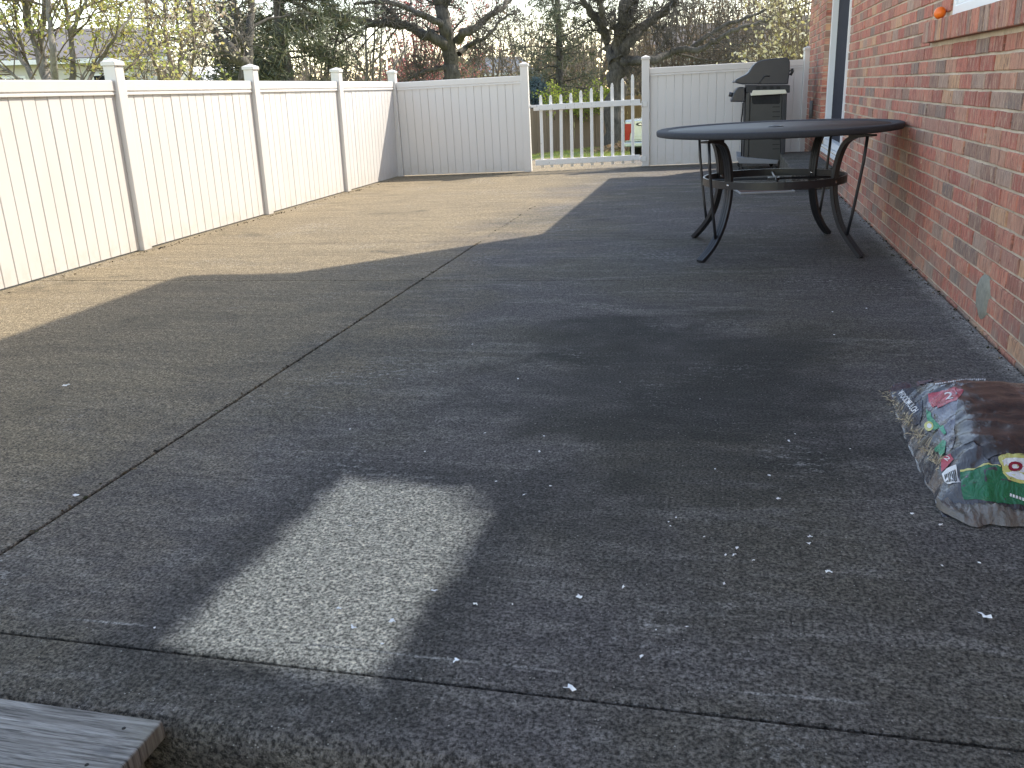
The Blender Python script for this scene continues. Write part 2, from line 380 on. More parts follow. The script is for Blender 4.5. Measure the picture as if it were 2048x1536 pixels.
def mat_cedar(name, a, b):
    t = NT(name); P = t.pos(); r = rnd_socket(t)
    g = t.noise(t.map(P, (14, 14, 0.8)), 2.0, 5, 0.65, 1.0)
    c = t.mix(g, tuple(q*0.7 for q in a), b); c = t.mix(t.math('MULTIPLY', r, 0.5), c, tuple(q*0.6 for q in a))
    k = t.voro(t.map(P, (3.5, 3.5, 1.3)), 1.0); c = t.mix(t.ramp(k, 0.04, 0.1, 0.7, 0.0), c, (0.04, 0.03, 0.02))
    t.set(Base_Color=c, Roughness=0.9, Normal=t.bump(g, 0.4, 0.01)); return t.m
M['cedar'] = mat_cedar('aged_cedar', (0.26, 0.18, 0.125), (0.38, 0.285, 0.21))
M['tan_wood'] = mat_cedar('sunlit_tan_wood', (0.42, 0.27, 0.12), (0.52, 0.35, 0.17))  # tan wood, sunlight on this fence painted in as a lighter tone
def mat_lawn():
    t = NT('lawn_soil'); P = t.pos(); n = t.noise(P, 0.5, 5, 0.65, 0.5); f = t.noise(P, 9, 5, 0.75)
    c = t.mix(n, (0.15, 0.21, 0.05), (0.27, 0.28, 0.10)); c = t.mix(t.ramp(f, 0.5, 0.75, 0, 0.6), c, (0.20, 0.165, 0.085))
    t.set(Base_Color=c, Roughness=1.0, Normal=t.bump(f, 0.8, 0.05)); return t.m
M['lawn'] = mat_lawn()
M['soil'] = simple('dark_soil', (0.022, 0.020, 0.017), 1.0, var=0.4, scale=20, bump=0.6, bscale=60)
def mat_bark(name, a, b):
    t = NT(name); o = t.pos(); n = t.noise(t.map(o, (9, 9, 2.2)), 1.6, 6, 0.7, 0.6)
    t.set(Base_Color=t.mix(t.ramp(n, 0.3, 0.7), a, b), Roughness=0.95, Normal=t.bump(n, 0.9, 0.03)); return t.m
M['bark_dark'] = mat_bark('dark_bark', (0.045, 0.040, 0.034), (0.135, 0.12, 0.104))
M['bark_grey'] = mat_bark('grey_bark', (0.13, 0.115, 0.098), (0.28, 0.255, 0.225))
M['bark_brown'] = mat_bark('brown_bark', (0.105, 0.082, 0.062), (0.25, 0.20, 0.155))
def mat_leaf(name, cols, rough=0.7, transl=0.35):
    t = NT(name); r = rnd_socket(t); n = len(cols)
    c = t.cramp(r, [((i+0.0)/n, q) for i, q in enumerate(cols)], 'CONSTANT')
    tr = t.node('ShaderNodeBsdfTranslucent'); t.l.new(c, tr.inputs[0]); mx = t.node('ShaderNodeMixShader'); mx.inputs[0].default_value = transl
    t.set(Base_Color=c, Roughness=rough); t.b.inputs['Specular IOR Level'].default_value = 0.25
    t.l.new(t.b.outputs[0], mx.inputs[1]); t.l.new(tr.outputs[0], mx.inputs[2]); t.l.new(mx.outputs[0], t.out.inputs[0])
    return t.m
M['bud'] = mat_leaf('yellow_green_bud', [(0.52, 0.50, 0.15), (0.42, 0.44, 0.13), (0.60, 0.55, 0.22), (0.46, 0.38, 0.15), (0.34, 0.38, 0.11)], transl=0.5)
M['blossom'] = mat_leaf('pale_blossom', [(0.62, 0.54, 0.44), (0.50, 0.44, 0.30), (0.70, 0.64, 0.54), (0.36, 0.34, 0.16), (0.50, 0.38, 0.30)])
M['cream_flower'] = mat_leaf('cream_flower', [(0.70, 0.64, 0.42), (0.55, 0.50, 0.28), (0.76, 0.72, 0.54), (0.38, 0.34, 0.15), (0.30, 0.26, 0.13)])
M['needle'] = mat_leaf('pine_needle', [(0.115, 0.13, 0.075), (0.085, 0.10, 0.065), (0.15, 0.155, 0.095), (0.18, 0.17, 0.105), (0.10, 0.11, 0.085)], transl=0.15)
M['spruce'] = mat_leaf('blue_spruce_needle', [(0.130, 0.182, 0.195), (0.091, 0.137, 0.150), (0.182, 0.234, 0.247)], transl=0.15)
M['lime'] = mat_leaf('lime_leaf', [(0.30, 0.36, 0.05), (0.22, 0.30, 0.045), (0.38, 0.42, 0.08), (0.16, 0.22, 0.04)])
M['redbud'] = mat_leaf('red_bud', [(0.60, 0.13, 0.15), (0.52, 0.12, 0.12), (0.66, 0.27, 0.27), (0.45, 0.19, 0.16)])
M['tanleaf'] = mat_leaf('dry_tan_leaf', [(0.319, 0.217, 0.131), (0.232, 0.167, 0.109), (0.420, 0.304, 0.196), (0.174, 0.145, 0.087), (0.290, 0.246, 0.145)])
M['olive'] = mat_leaf('olive_leaf', [(0.210, 0.217, 0.098), (0.150, 0.165, 0.075), (0.285, 0.255, 0.120), (0.225, 0.180, 0.105)])
M['wood_far'] = mat_leaf('far_wood', [(0.165, 0.143, 0.105), (0.225, 0.180, 0.128), (0.128, 0.120, 0.083), (0.195, 0.188, 0.105), (0.255, 0.195, 0.150)])
M['debris'] = mat_leaf('dirt_crumb', [(0.05, 0.04, 0.03), (0.10, 0.075, 0.05), (0.03, 0.027, 0.023), (0.17, 0.13, 0.085), (0.06, 0.065, 0.035)], 0.9, 0.0)
M['grass'] = mat_leaf('grass_blade', [(0.30, 0.40, 0.09), (0.22, 0.33, 0.07), (0.38, 0.42, 0.13), (0.45, 0.40, 0.19)], transl=0.5)

# ================================================================== STRUCTURE
HW = 1.036                      # X of the brick wall face
FX = -4.315                     # X of the left fence face
# ---- terrain
def terrain_z(x, y):
    if y < 1.35: return -0.52
    zb = -0.13
    if y > 12.8:
        a = min(1, (y-12.8)/10.5); a = a*a*(3-2*a); zb += -0.79*a
    if y > 24: zb -= min(0.22, (y-24)*0.02)
    if x < -5: zb -= min(0.6, (-5-x)*0.05)
    return zb
xs = np.unique(np.concatenate([np.linspace(-300, -40, 10), np.linspace(-40, 40, 60), np.linspace(40, 300, 10)]))
ys = np.unique(np.concatenate([np.array([-60, -30, -10, -3, 0, 1.3, 1.4]), np.linspace(2, 50, 60), np.linspace(50, 400, 12)]))
V = [(x, y, terrain_z(x, y)+0.05*math.sin(x*0.9)*math.sin(y*0.7)*(1 if y > 14 else 0)) for y in ys for x in xs]
nx = len(xs); F = [(j*nx+i, j*nx+i+1, (j+1)*nx+i+1, (j+1)*nx+i) for j in range(len(ys)-1) for i in range(nx-1)]
tag(link('ground', np_mesh('ground', V, F, True), M['lawn']), kind='structure')
b = MB().box(-8, HW, -4, 0.985, -0.5, -0.40)
tag(b.build('soil_bed', M['soil']), kind='structure')

# ---- patio: separate slabs with open joints between them
patio = bpy.data.objects.new('patio', None); COL.objects.link(patio); tag(patio, kind='structure')
b = MB().box(FX-0.16, HW-0.004, 1.10, 13.9, -0.125, -0.014); b.build('joint_bed', M['joint'], patio)
JX, JY, FY = -1.687, 4.62, 1.2045
def slab(x0, x1, y0, y1, lip=False):
    bm = bmesh.new(); nxs = max(2, int((x1-x0)/0.25)); nys = max(2, int((y1-y0)/0.25))
    mb = MB()
    if lip:
        prof = [(y1, 0.0), (y0+0.04, 0.0), (y0+0.022, -0.003), (y0+0.009, -0.012), (y0+0.002, -0.026), (y0, -0.045), (y0+0.004, -0.2), (y0+0.01, -0.5), (y1-0.02, -0.5)]
        mb.prism([(p[0], p[1]) for p in prof], x0, x1, 'x')
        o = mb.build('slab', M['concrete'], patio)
        for p in o.data.polygons: p.use_smooth = False
    else:
        mb.box(x0, x1, y0, y1, -0.012, 0.0)
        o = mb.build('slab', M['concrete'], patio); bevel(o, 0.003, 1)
    bm.free(); return o
g2 = 0.005
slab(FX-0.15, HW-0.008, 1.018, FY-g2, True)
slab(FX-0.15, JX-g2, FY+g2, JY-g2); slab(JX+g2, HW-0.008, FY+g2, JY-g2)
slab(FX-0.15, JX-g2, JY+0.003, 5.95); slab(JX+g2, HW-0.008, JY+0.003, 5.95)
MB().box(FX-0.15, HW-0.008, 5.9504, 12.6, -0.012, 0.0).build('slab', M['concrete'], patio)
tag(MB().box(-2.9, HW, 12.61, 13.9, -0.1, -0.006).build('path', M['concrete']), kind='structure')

# ---- weathered wooden step in front of the slab
E0 = empty('wooden_step', (-1.6, 0.85, -0.5), 'grey weathered wooden step butted against the front edge of the patio', 'step')
zt = 0.018
A = ground(326, 1440, zt); B_ = ground(0, 1395, zt)
dirv = (A-B_)[:2]; ang = math.atan2(dirv[1], dirv[0])
def plank(dy0, dy1):
    mb = MB().box(-1.5, 0, -dy1, -dy0, -0.036, 0)
    o = mb.build('plank', M['weathered'], E0)
    o.rotation_euler = (0, 0, ang); o.location = (A[0]+1.6, A[1]-0.85, zt+0.5); bevel(o, 0.004, 2); return o
plank(0.0, 0.146); plank(0.154, 0.30); plank(0.308, 0.454)
for xx in (-1.45, -0.08):
    o = MB().box(xx, xx+0.04, -0.44, -0.02, -0.5, -0.038).build('stringer', M['weathered'], E0)
    o.rotation_euler = (0, 0, ang); o.location = (A[0]+1.6, A[1]-0.85, zt+0.5)
for (xx, yy) in ((-0.055, -0.03), (-0.06, -0.115), (-1.4, -0.03)):
    o = MB().lathe([(0.0, 0.0012), (0.003, 0.001), (0.0036, 0.0)], (0, 0, 0), 10).build('nail', M['rubber'], E0)
    p = Matrix.Rotation(ang, 3, 'Z') @ Vector((xx, yy, 0)); o.location = (A[0]+1.6+p.x, A[1]-0.85+p.y, zt+0.5)

# ================================================================== HOUSE
house = empty('brick_house', (HW+3, 4, -0.5), 'red brick house whose long wall runs up the right side of the patio', 'house')
HO = Vector((HW+3, 4, -0.5))
def hpart(mb, name, mat, parent=house):
    me = mb.mesh(name); 
    me.transform(Matrix.Translation(-HO)); return link(name, me, mat, parent)
Y0, Y1 = -2.0, 12.2
DO = (8.33, 10.32, 0.30, 2.42)                   # door opening y0 y1 z0 z1
WOp = (3.35, 4.735, 1.245, 2.55)                 # window opening
SILL = (3.2, 5.12, 1.142, 1.245)                 # rowlock sill
TOPZ = 3.2
mf = HW+0.007
mb = MB()
def wallbox(y0, y1, z0, z1): mb.box(mf, mf+0.22, y0, y1, z0, z1)
wallbox(Y0, WOp[0], -0.5, TOPZ); wallbox(WOp[0], WOp[1], -0.5, WOp[2]); wallbox(WOp[0], WOp[1], WOp[3], TOPZ)
wallbox(WOp[1], DO[0], -0.5, TOPZ); wallbox(DO[0], DO[1], -0.5, DO[2]); wallbox(DO[0], DO[1], DO[3], TOPZ); wallbox(DO[1], Y1, -0.5, TOPZ)
wall = hpart(mb, 'wall', M['mortar'])
# bricks
rng = random.Random(4)
CH, JT, BL = 0.0695, 0.0105, 0.2032
pieces = []
row = -2
while True:
    z0 = 0.015 + row*CH + JT/2; z1 = z0 + CH - JT
    if z0 > TOPZ: break
    off = (row % 2)*BL/2 + 0.07
    n0 = int((Y0-off)/BL)-1; n1 = int((Y1-off)/BL)+1
    for i in range(n0, n1):
        a = off+i*BL+JT/2; c = a+BL-JT
        segs = [(max(a, Y0), min(c, Y1))]
        def cut(segs, lo, hi):
            out = []
            for s0, s1 in segs:
                if s1 <= lo or s0 >= hi: out.append((s0, s1)); continue
                if s0 < lo: out.append((s0, lo))
                if s1 > hi: out.append((hi, s1))
            return out
        for (q0, q1, r0, r1) in (DO, WOp, SILL):
            if z1 > r0+0.004 and z0 < r1-0.004: segs = cut(segs, q0, q1)
        for s0, s1 in segs:
            if s1-s0 > 0.025: pieces.append([s0, s1, z0, z1])
    row += 1
def vis(p):
    c = ((HW), (p[0]+p[1])/2, (p[2]+p[3])/2)
    x, y, z = proj(c)
    if z < 0.3: return -1
    q = [proj((HW, a, h)) for a, h in ((p[0], p[2]), (p[1], p[2]), (p[1], p[3]), (p[0], p[3]))]
    if max(t[0] for t in q) < 1600 or min(t[0] for t in q) > 2048 or max(t[1] for t in q) < 0 or min(t[1] for t in q) > 1536: return -1
    ar = 0.5*abs(sum(q[i][0]*q[(i+1) % 4][1]-q[(i+1) % 4][0]*q[i][1] for i in range(4)))
    return ar
pieces.sort(key=lambda p: -vis(p))
def brick_mesh(L, h, seed):
    r = random.Random(seed); mb = MB(); d = 0.02; e = 0.0028
    j = lambda s=0.0016: r.uniform(-s, s)
    # face with chipped, slightly uneven edges: 2 rings x 8 points
    def ring(x, inset):
        y0, y1, z0, z1 = -L/2+inset, L/2-inset, -h/2+inset, h/2-inset
        pts = [(y0, z0), (y0+(y1-y0)*0.33, z0), (y0+(y1-y0)*0.7, z0), (y1, z0), (y1, z1), (y0+(y1-y0)*0.62, z1), (y0+(y1-y0)*0.3, z1), (y0, z1)]
        return [(x+j(0.0008), p[0]+j(), p[1]+j()) for p in pts]
    v = ring(d, 0) + ring(e, 0) + ring(0, e)
    f = [(i, (i+1) % 8, (i+1) % 8+8, i+8) for i in range(8)] + [(i+8, (i+1) % 8+8, (i+1) % 8+16, i+16) for i in range(8)] + [tuple(range(16, 24))]
    mb.add(v, f); return mb.mesh('brick')
full = [brick_mesh(BL-JT, CH-JT, s) for s in range(8)]
for me in full: me.materials.append(M['brick'])
N_PART = 262
big = MB()
for k, (s0, s1, z0, z1) in enumerate(pieces):
    L = s1-s0; isfull = abs(L-(BL-JT)) < 0.002
    dx = rng.uniform(-0.0025, 0.002)
    if k < N_PART:
        me = full[rng.randrange(8)] if isfull else brick_mesh(L, z1-z0, k+50)
        link('brick', me, M['brick'], wall, (HW+dx-HO.x, (s0+s1)/2-HO.y, (z0+z1)/2-HO.z), (rng.gauss(0, 0.006), 0, rng.gauss(0, 0.004)))
    else:
        x0 = HW+dx; big.add([(x0+0.02, s0, z0), (x0+0.02, s1, z0), (x0+0.02, s1, z1), (x0+0.02, s0, z1), (x0, s0+0.001, z0+0.001), (x0, s1-0.001, z0+0.001), (x0, s1-0.001, z1-0.001), (x0, s0+0.001, z1-0.001)],
                            [(4, 7, 6, 5), (0, 1, 5, 4), (1, 2, 6, 5), (2, 3, 7, 6), (3, 0, 4, 7)])
# return bricks inside the door recess at its far side and on the end wall
for row in range(-2, 46):
    z0 = 0.015+row*CH+JT/2; z1 = z0+CH-JT
    if z0 > DO[2] and z1 < DO[3]:
        big.box(HW+0.001, HW+0.0515, DO[1]-0.0065, DO[1]+0.012, z0, z1)
    for i in range(8): 
        x0 = HW+i*BL+(row % 2)*BL/2-0.0; big.box(max(HW+0.003, x0), x0+BL-JT, Y1-0.012, Y1+0.007, z0, z1)
o = hpart(big, 'brick', M['brick'], wall); tag(o, kind='stuff')
# window sill of upright rowlock bricks
sill = hpart(MB().box(HW-0.012, HW+0.10, SILL[0], SILL[1], SILL[2]+0.004, SILL[3]-0.012), 'window_sill', M['mortar'])
y = SILL[1]; k = 0
while y > SILL[0]+0.05:
    w = 0.0585+rng.uniform(-0.002, 0.002)
    mbk = MB(); x0 = HW-0.042+rng.uniform(-0.003, 0.002)
    mbk.add([(x0, -w/2, -0.051), (x0, w/2, -0.051), (x0, w/2, 0.047), (x0, -w/2, 0.047), (HW+0.11, -w/2, -0.051), (HW+0.11, w/2, -0.051), (HW+0.11, w/2, 0.056), (HW+0.11, -w/2, 0.056)],
            [(0, 3, 2, 1), (4, 5, 6, 7), (0, 1, 5, 4), (1, 2, 6, 5), (2, 3, 7, 6), (3, 0, 4, 7)])
    me = mbk.mesh('sill_brick'); me.transform(Matrix.Translation((-HO.x, 0, 0)))
    o = link('sill_brick', me, M['brick'], sill, (0, y-w/2-HO.y, (SILL[2]+SILL[3])/2-HO.z), (rng.gauss(0, 0.006), 0, 0)); bevel(o, 0.003, 1)
    y -= 0.0665; k += 1
# window
win = hpart(MB().box(HW+0.030, HW+0.04, WOp[0]+0.05, WOp[1]-0.05, WOp[2]+0.05, WOp[3]-0.05), 'window', M['dark_door'])
def frame_box(y0, y1, z0, z1, w, x0, x1, name, parent, mat):
    m_ = MB(); m_.box(x0, x1, y0, y0+w, z0, z1); m_.box(x0, x1, y1-w, y1, z0, z1); m_.box(x0, x1, y0+w, y1-w, z0, z0+w); m_.box(x0, x1, y0+w, y1-w, z1-w, z1)
    o = hpart(m_, name, mat, parent); return bevel(o, 0.004, 2)
frame_box(WOp[0]+0.003, WOp[1]-0.003, WOp[2]+0.003, WOp[3]-0.003, 0.042, HW+0.004, HW+0.135, 'window_frame', win, M['frame_white'])
frame_box(WOp[0]+0.047, WOp[1]-0.047, WOp[2]+0.047, 1.92, 0.018, HW+0.014, HW+0.029, 'sash', win, M['frame_white'])
frame_box(WOp[0]+0.047, WOp[1]-0.047, 1.925, WOp[3]-0.047, 0.03, HW+0.0165, HW+0.029, 'sash', win, M['frame_white'])
mbl = MB()
for i in range(16): mbl.box(HW+0.0245, HW+0.0285, WOp[0]+0.1, 4.45, 1.33+i*0.035, 1.33+i*0.035+0.024)
hpart(mbl, 'blind', M['blind'], win)
# sliding patio door in its recess
door = hpart(MB().box(HW+0.135, HW+0.148, DO[0]+0.074, DO[1]-0.083, DO[2]+0.074, DO[3]-0.074), 'door', M['dark_glass'])
frame_box(DO[0]+0.003, DO[1]-0.012, DO[2]+0.003, DO[3]-0.003, 0.07, HW+0.052, HW+0.15, 'door_frame', door, M['frame_white'])
o = hpart(MB().box(HW-0.016, HW+0.094, DO[0]-0.03, DO[0]+0.004, DO[2]+0.03, DO[3]-0.01), 'door_trim', M['frame_white'], door)
hpart(MB().box(HW+0.112, HW+0.130, DO[0]+0.075, DO[1]-0.084, DO[2]+0.075, DO[3]-0.075), 'screen_panel', M['dark_door'], door)
hpart(MB().box(HW+0.075, HW+0.1115, 8.62, 8.68, 1.15, 1.45), 'door_handle', M['rubber'], door)
ms = MB(); ms.box(HW-0.02, HW+0.094, DO[0]+0.03, DO[1]-0.02, DO[2]-0.03, DO[2]-0.004)
ms.box(HW+0.02, HW+0.035, DO[0]+0.03, DO[1]-0.02, DO[2]-0.0035, DO[2]+0.014); ms.box(HW+0.06, HW+0.075, DO[0]+0.03, DO[1]-0.02, DO[2]-0.0035, DO[2]+0.014)
hpart(ms, 'threshold', M['gutter'], door)
# round trowelled patch of repair mortar low on the wall
pc = on_x(1966, 592, HW); mp = MB(); ring_n = 24
vs = [(HW-0.010, pc[1], pc[2])]
for ri, (s_, x_) in enumerate(((0.55, HW-0.0095), (0.85, HW-0.007), (1.0, HW+0.004))):
    for i in range(ring_n):
        a = 2*math.pi*i/ring_n; wv = 1+0.07*math.sin(3*a+1)+0.05*math.sin(7*a)
        vs.append((x_+rng.uniform(-0.001, 0.001), pc[1]+0.088*s_*wv*math.cos(a), pc[2]+0.092*s_*wv*math.sin(a)))
fs = [(0, 1+i, 1+(i+1) % ring_n) for i in range(ring_n)]
for q in range(2):
    fs += [(1+q*ring_n+i, 1+(q+1)*ring_n+i, 1+(q+1)*ring_n+(i+1) % ring_n, 1+q*ring_n+(i+1) % ring_n) for i in range(ring_n)]
mp.add(vs, fs, 0, True); o = hpart(mp, 'mortar_patch', M['patch']); tag(o, 'oval patch of grey repair mortar low on the bricks')
# hose bib stub near far corner
hpart(MB().tube([(HW-0.02, 11.15, 0.55), (HW-0.02, 11.15, 0.75)], 0.022, 8), 'wall_pipe', M['grey_plastic'])
# upper storey, lower wing, roofs (out of the picture, they throw the long shadow)
EX, E2Z, E1Z = 0.645, 6.13, 2.87
R2Y, R1Y = 8.72, 11.95
hpart(MB().box(HW+0.005, HW+8, Y0, R2Y, TOPZ+0.001, 5.95), 'upper_wall', M['siding'])
hpart(MB().box(HW+0.3, HW+8, Y0, R2Y, -0.5, TOPZ), 'sun_blocking_core', M['siding'])  # unseen solid block filling the house, added to keep sun out behind the wall
hpart(MB().box(HW+0.3, HW+6, R2Y+0.002, Y1-0.02, -0.5, 3.0), 'sun_blocking_core', M['siding'])  # same unseen sun-blocking fill for the lower wing
rf = MB(); rf.prism([(EX, E2Z), (EX, E2Z-0.14), (HW, E2Z-0.14), (HW, 5.951), (HW+8, 5.951), (HW+8, E2Z-0.14), (HW+8.4, E2Z-0.14), (HW+8.4, E2Z), (HW+4.2, E2Z+1.6)], Y0-0.3, R2Y+0.16)
hpart(rf, 'roof', M['shingle'])
rf = MB(); rf.prism([(EX, E1Z), (EX, E1Z-0.12), (HW+0.002, E1Z-0.12), (HW+0.3, 3.0), (HW+6, 3.0), (HW+6.4, E1Z-0.12), (HW+6.4, E1Z), (HW+3.2, E1Z+1.15)], R2Y+0.165, Y1+0.04)
hpart(rf, 'roof', M['shingle'])
hpart(MB().prism([(EX, E1Z), (EX, E1Z-0.12), (HW-0.002, E1Z-0.12), (HW-0.002, E1Z+0.13)], 8.16, R2Y+0.163), 'shadow_gap_eave', M['shingle'])  # unseen eave piece added to close a light gap in the house shadow
hpart(MB().box(EX-0.10, EX-0.002, 8.165, Y1+0.03, E1Z-0.1, E1Z-0.005), 'gutter', M['gutter'])
hpart(MB().box(EX-0.10, EX-0.002, Y0-0.3, R2Y+0.15, E2Z-0.12, E2Z-0.005), 'gutter', M['gutter'])

# orange egg-shaped ball on the sill
p = on_x(1892, 36, HW-0.002); 
o = MB().ball((0, 0, 0), 0.0285, 20, 14, (0.95, 1.05, 0.98)).build('ball', M['orange'], None, (HW-0.0315, p[1], 1.2405+0.0278), (0.4, 0.2, 0))
tag(o, 'bright orange ball resting on the brick window sill', 'ball')

# concrete doorstep
st = MB(); st.box(0.648, HW-0.004, 8.68, 10.75, 0.0005, 0.2)
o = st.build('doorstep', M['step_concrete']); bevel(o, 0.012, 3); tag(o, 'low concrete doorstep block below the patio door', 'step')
# small mat
mt = empty('doormat', (0.39, 8.72, 0), 'small brown doormat with a pale rim lying beside the concrete doorstep', 'doormat')
a = ground(1474, 390); c = ground(1583, 385.5)
w = 0.5
o = MB().box(-w/2+0.012, w/2-0.012, -0.18, 0.18, 0.004, 0.016).build('coir_pile', M['mat_brown'], mt)
m_ = MB(); m_.box(-w/2, w/2, -0.205, -0.181, 0.001, 0.02); m_.box(-w/2, w/2, 0.181, 0.205, 0.001, 0.02); m_.box(-w/2, -w/2+0.011, -0.181, 0.181, 0.001, 0.02); m_.box(w/2-0.011, w/2, -0.181, 0.181, 0.001, 0.02)
bevel(m_.build('rim', M['mat_rim'], mt), 0.004, 2)
mt.location = ((a[0]+c[0])/2, (a[1]+c[1])/2+0.2, 0.0); mt.rotation_euler = (0, 0, math.atan2(c[1]-a[1], c[0]-a[0]))

# ================================================================== WHITE FENCES
def make_post_mesh(h, w=0.098):
    return MB().box(-w/2, w/2, -w/2, w/2, 0, h).mesh('post')
def make_cap_mesh(w=0.098):
    mb = MB(); e = w/2+0.009
    mb.box(-e, e, -e, e, 0, 0.028)
    mb.add([(-e+0.002, -e+0.002, 0.0285), (e-0.002, -e+0.002, 0.0285), (e-0.002, e-0.002, 0.0285), (-e+0.002, e-0.002, 0.0285), (0, 0, 0.052)], [(0, 1, 4), (1, 2, 4), (2, 3, 4), (3, 0, 4), (3, 2, 1, 0)])
    return mb.mesh('post_cap')
pm = make_post_mesh(1.335); cm = make_cap_mesh()
for q in (pm, cm): q.materials.append(M['vinyl'])
def board_mesh(w, h):
    # tongue and groove board: flat face with chamfered long edges
    t_, c_ = 0.011, 0.004
    prof = [(-w/2, -t_+c_), (-w/2+c_, -t_), (w/2-c_, -t_), (w/2, -t_+c_), (w/2, t_-c_), (w/2-c_, t_), (-w/2+c_, t_), (-w/2, t_-c_)]
    mb = MB(); mb.prism(prof, 0, h, 'z'); me = mb.mesh('board'); me.materials.append(M['vinyl']); return me
def rail_mesh(L):
    prof = [(-0.024, 0.0), (0.024, 0.0), (0.024, 0.014), (0.019, 0.018), (0.019, 0.024), (0.026, 0.030), (0.026, 0.094), (0.020, 0.100), (-0.020, 0.100), (-0.026, 0.094), (-0.026, 0.030), (-0.019, 0.024), (-0.019, 0.018), (-0.024, 0.014)]
    mb = MB(); mb.prism(prof, -L/2, L/2, 'x'); me = mb.mesh('rail'); me.materials.append(M['vinyl']); return me
fr = random.Random(9)
def fence_panel(root, x0, x1, top, nb, zb=0.012):
    """local: along x between post faces x0..x1; board faces +-y"""
    L = x1-x0
    link('rail', rail_mesh(L-0.002), None, root, ((x0+x1)/2, 0, top-0.100))
    w = L/nb; me = board_mesh(w-0.0014, top-0.094-zb)
    for i in range(nb):
        link('board', me, None, root, (x0+w*(i+0.5), fr.gauss(0, 0.0005), zb), (fr.gauss(0, 0.0006), 0, fr.gauss(0, 0.0018)))
def fence_post(root, x, h=1.335):
    o = link('post', pm, None, root, (x, 0, 0.002), (0, 0, fr.gauss(0, 0.006))); bevel(o, 0.005, 2)
    c_ = link('post_cap', cm, None, o, (0, 0, h)); bevel(c_, 0.003, 2); return o
# long left fence: runs along +Y at X=FX
LY = [0.03, 1.94, 3.85, 5.735, 7.685, 9.60, 11.385]
root = empty('vinyl_fence', (FX-0.03, 0, 0), 'long white vinyl privacy fence along the left edge of the patio, in full sun', 'fence', rz=math.pi/2)
root.rotation_euler = (0, 0, math.pi/2)
for i, y in enumerate(LY):
    if i < len(LY)-1: fence_post(root, y)
    if i: fence_panel(root, LY[i-1]+0.051, y-0.051, 1.238, 16)
# lean of the whole run, a little inwards
root.rotation_euler = Matrix.Rotation(math.radians(1.5), 3, 'Y').to_4x4().to_euler() if False else (0, 0, math.pi/2)
LEAN = math.radians(1.7)
root.matrix_world = Matrix.Translation((FX-0.03, 0, 0)) @ Matrix.Rotation(LEAN, 4, 'Y') @ Matrix.Rotation(math.pi/2, 4, 'Z')
# back fence, left part
pL = ground(800, 355); pG = ground(1057, 343.5); pR = ground(1291, 332.3); pW = ground(1604, 320)
def run(name, a, b_, label, posts, nb, top=1.228):
    d = (b_-a)[:2]; L = float(np.hypot(*d)); r = empty(name, (a[0], a[1], 0), label, 'fence', rz=math.atan2(d[1], d[0]))
    for f_ in posts: fence_post(r, L*f_)
    fence_panel(r, 0.051 if 0 in posts else 0.0, L-0.051, top, nb); return r
pL = np.array([FX-0.03+0.035, 11.385, 0])
run('vinyl_fence', pL, pG, 'short white vinyl fence panel across the back between corner post and gate, shaded', (0, 1), 16, 1.224)
run('vinyl_fence', pR, pW, 'white vinyl fence panel between the gate and the brick house, behind the grill', (0, 1), 18, 1.232)
# picket gate
gd = (pR-pG)[:2]; GL = float(np.hypot(*gd))
gate = empty('picket_gate', (pG[0], pG[1], 0), 'white wooden picket gate with pickets rising in a curve to the right', 'gate', rz=math.atan2(gd[1], gd[0]))
ga, gb = 0.052, GL-0.056
def gz(px, py):       # height of a picture point in the gate's plane
    n = np.array([-gd[1], gd[0], 0])/GL; d = ray(px, py); t_ = ((pG-CAM) @ n)/(d @ n); q = CAM+d*t_
    return float((q-pG) @ np.array([gd[0], gd[1], 0])/GL), float(q[2])
tops = [(1081, 190), (1101, 190), (1121.5, 188.5), (1141.5, 185.5), (1161.5, 180.5), (1182.5, 176), (1203, 171.5), (1224, 165.5), (1245, 156.5), (1265, 148.5)]
bots = [(1085.5, 335), (1104, 334.5), (1123.5, 333.5), (1144.5, 333), (1164, 332), (1184.5, 330.5), (1204.5, 329.5), (1225.5, 328.5), (1246, 327), (1266, 326.5)]
for (tp, bt) in zip(tops, bots):
    s1, z1 = gz(*tp); s0, z0 = gz(*bt); w = 0.0200; h = z1-z0
    prof = [(-w, 0), (w, 0), (w, h-0.055), (w*0.78, h-0.05), (w*0.95, h-0.035), (w*0.55, h-0.008), (0, h), (-w*0.55, h-0.008), (-w*0.95, h-0.035), (-w*0.78, h-0.05), (-w, h-0.055)]
    mb = MB().prism(prof, -0.009, 0.009, 'y'); o = mb.build('picket', M['gate'], gate, (s0, 0.0, z0), (0, math.atan2(s1-s0, h), 0)); bevel(o, 0.003, 1)
def gate_rail(a, b_):
    (s0, z0), (s1, z1) = gz(*a), gz(*b_); s0 = max(s0, 0.054); s1 = min(s1, GL-0.054)
    mb = MB().box(0, math.hypot(s1-s0, z1-z0), -0.044, -0.0095, -0.036, 0.036)
    o = mb.build('rail', M['gate'], gate, (s0, 0, z0), (0, -math.atan2(z1-z0, s1-s0), 0)); bevel(o, 0.004, 2)
gate_rail((1067, 216), (1280, 204)); gate_rail((1071, 325.5), (1279, 314.5))
for (px, py) in ((1288, 208), (1286, 317)):
    s_, z_ = gz(px, py)
    m_ = MB().box(s_-0.036, s_+0.03, -0.058, -0.0515, z_-0.03, z_+0.03); m_.tube([(s_-0.034, -0.06, z_-0.034), (s_-0.034, -0.06, z_+0.034)], 0.007, 8)
    m_.box(s_-0.17, s_-0.036, -0.05, -0.0445, z_-0.012, z_+0.012)
    m_.build('hinge', M['gate'], gate)
s_, z_ = gz(1063, 212)
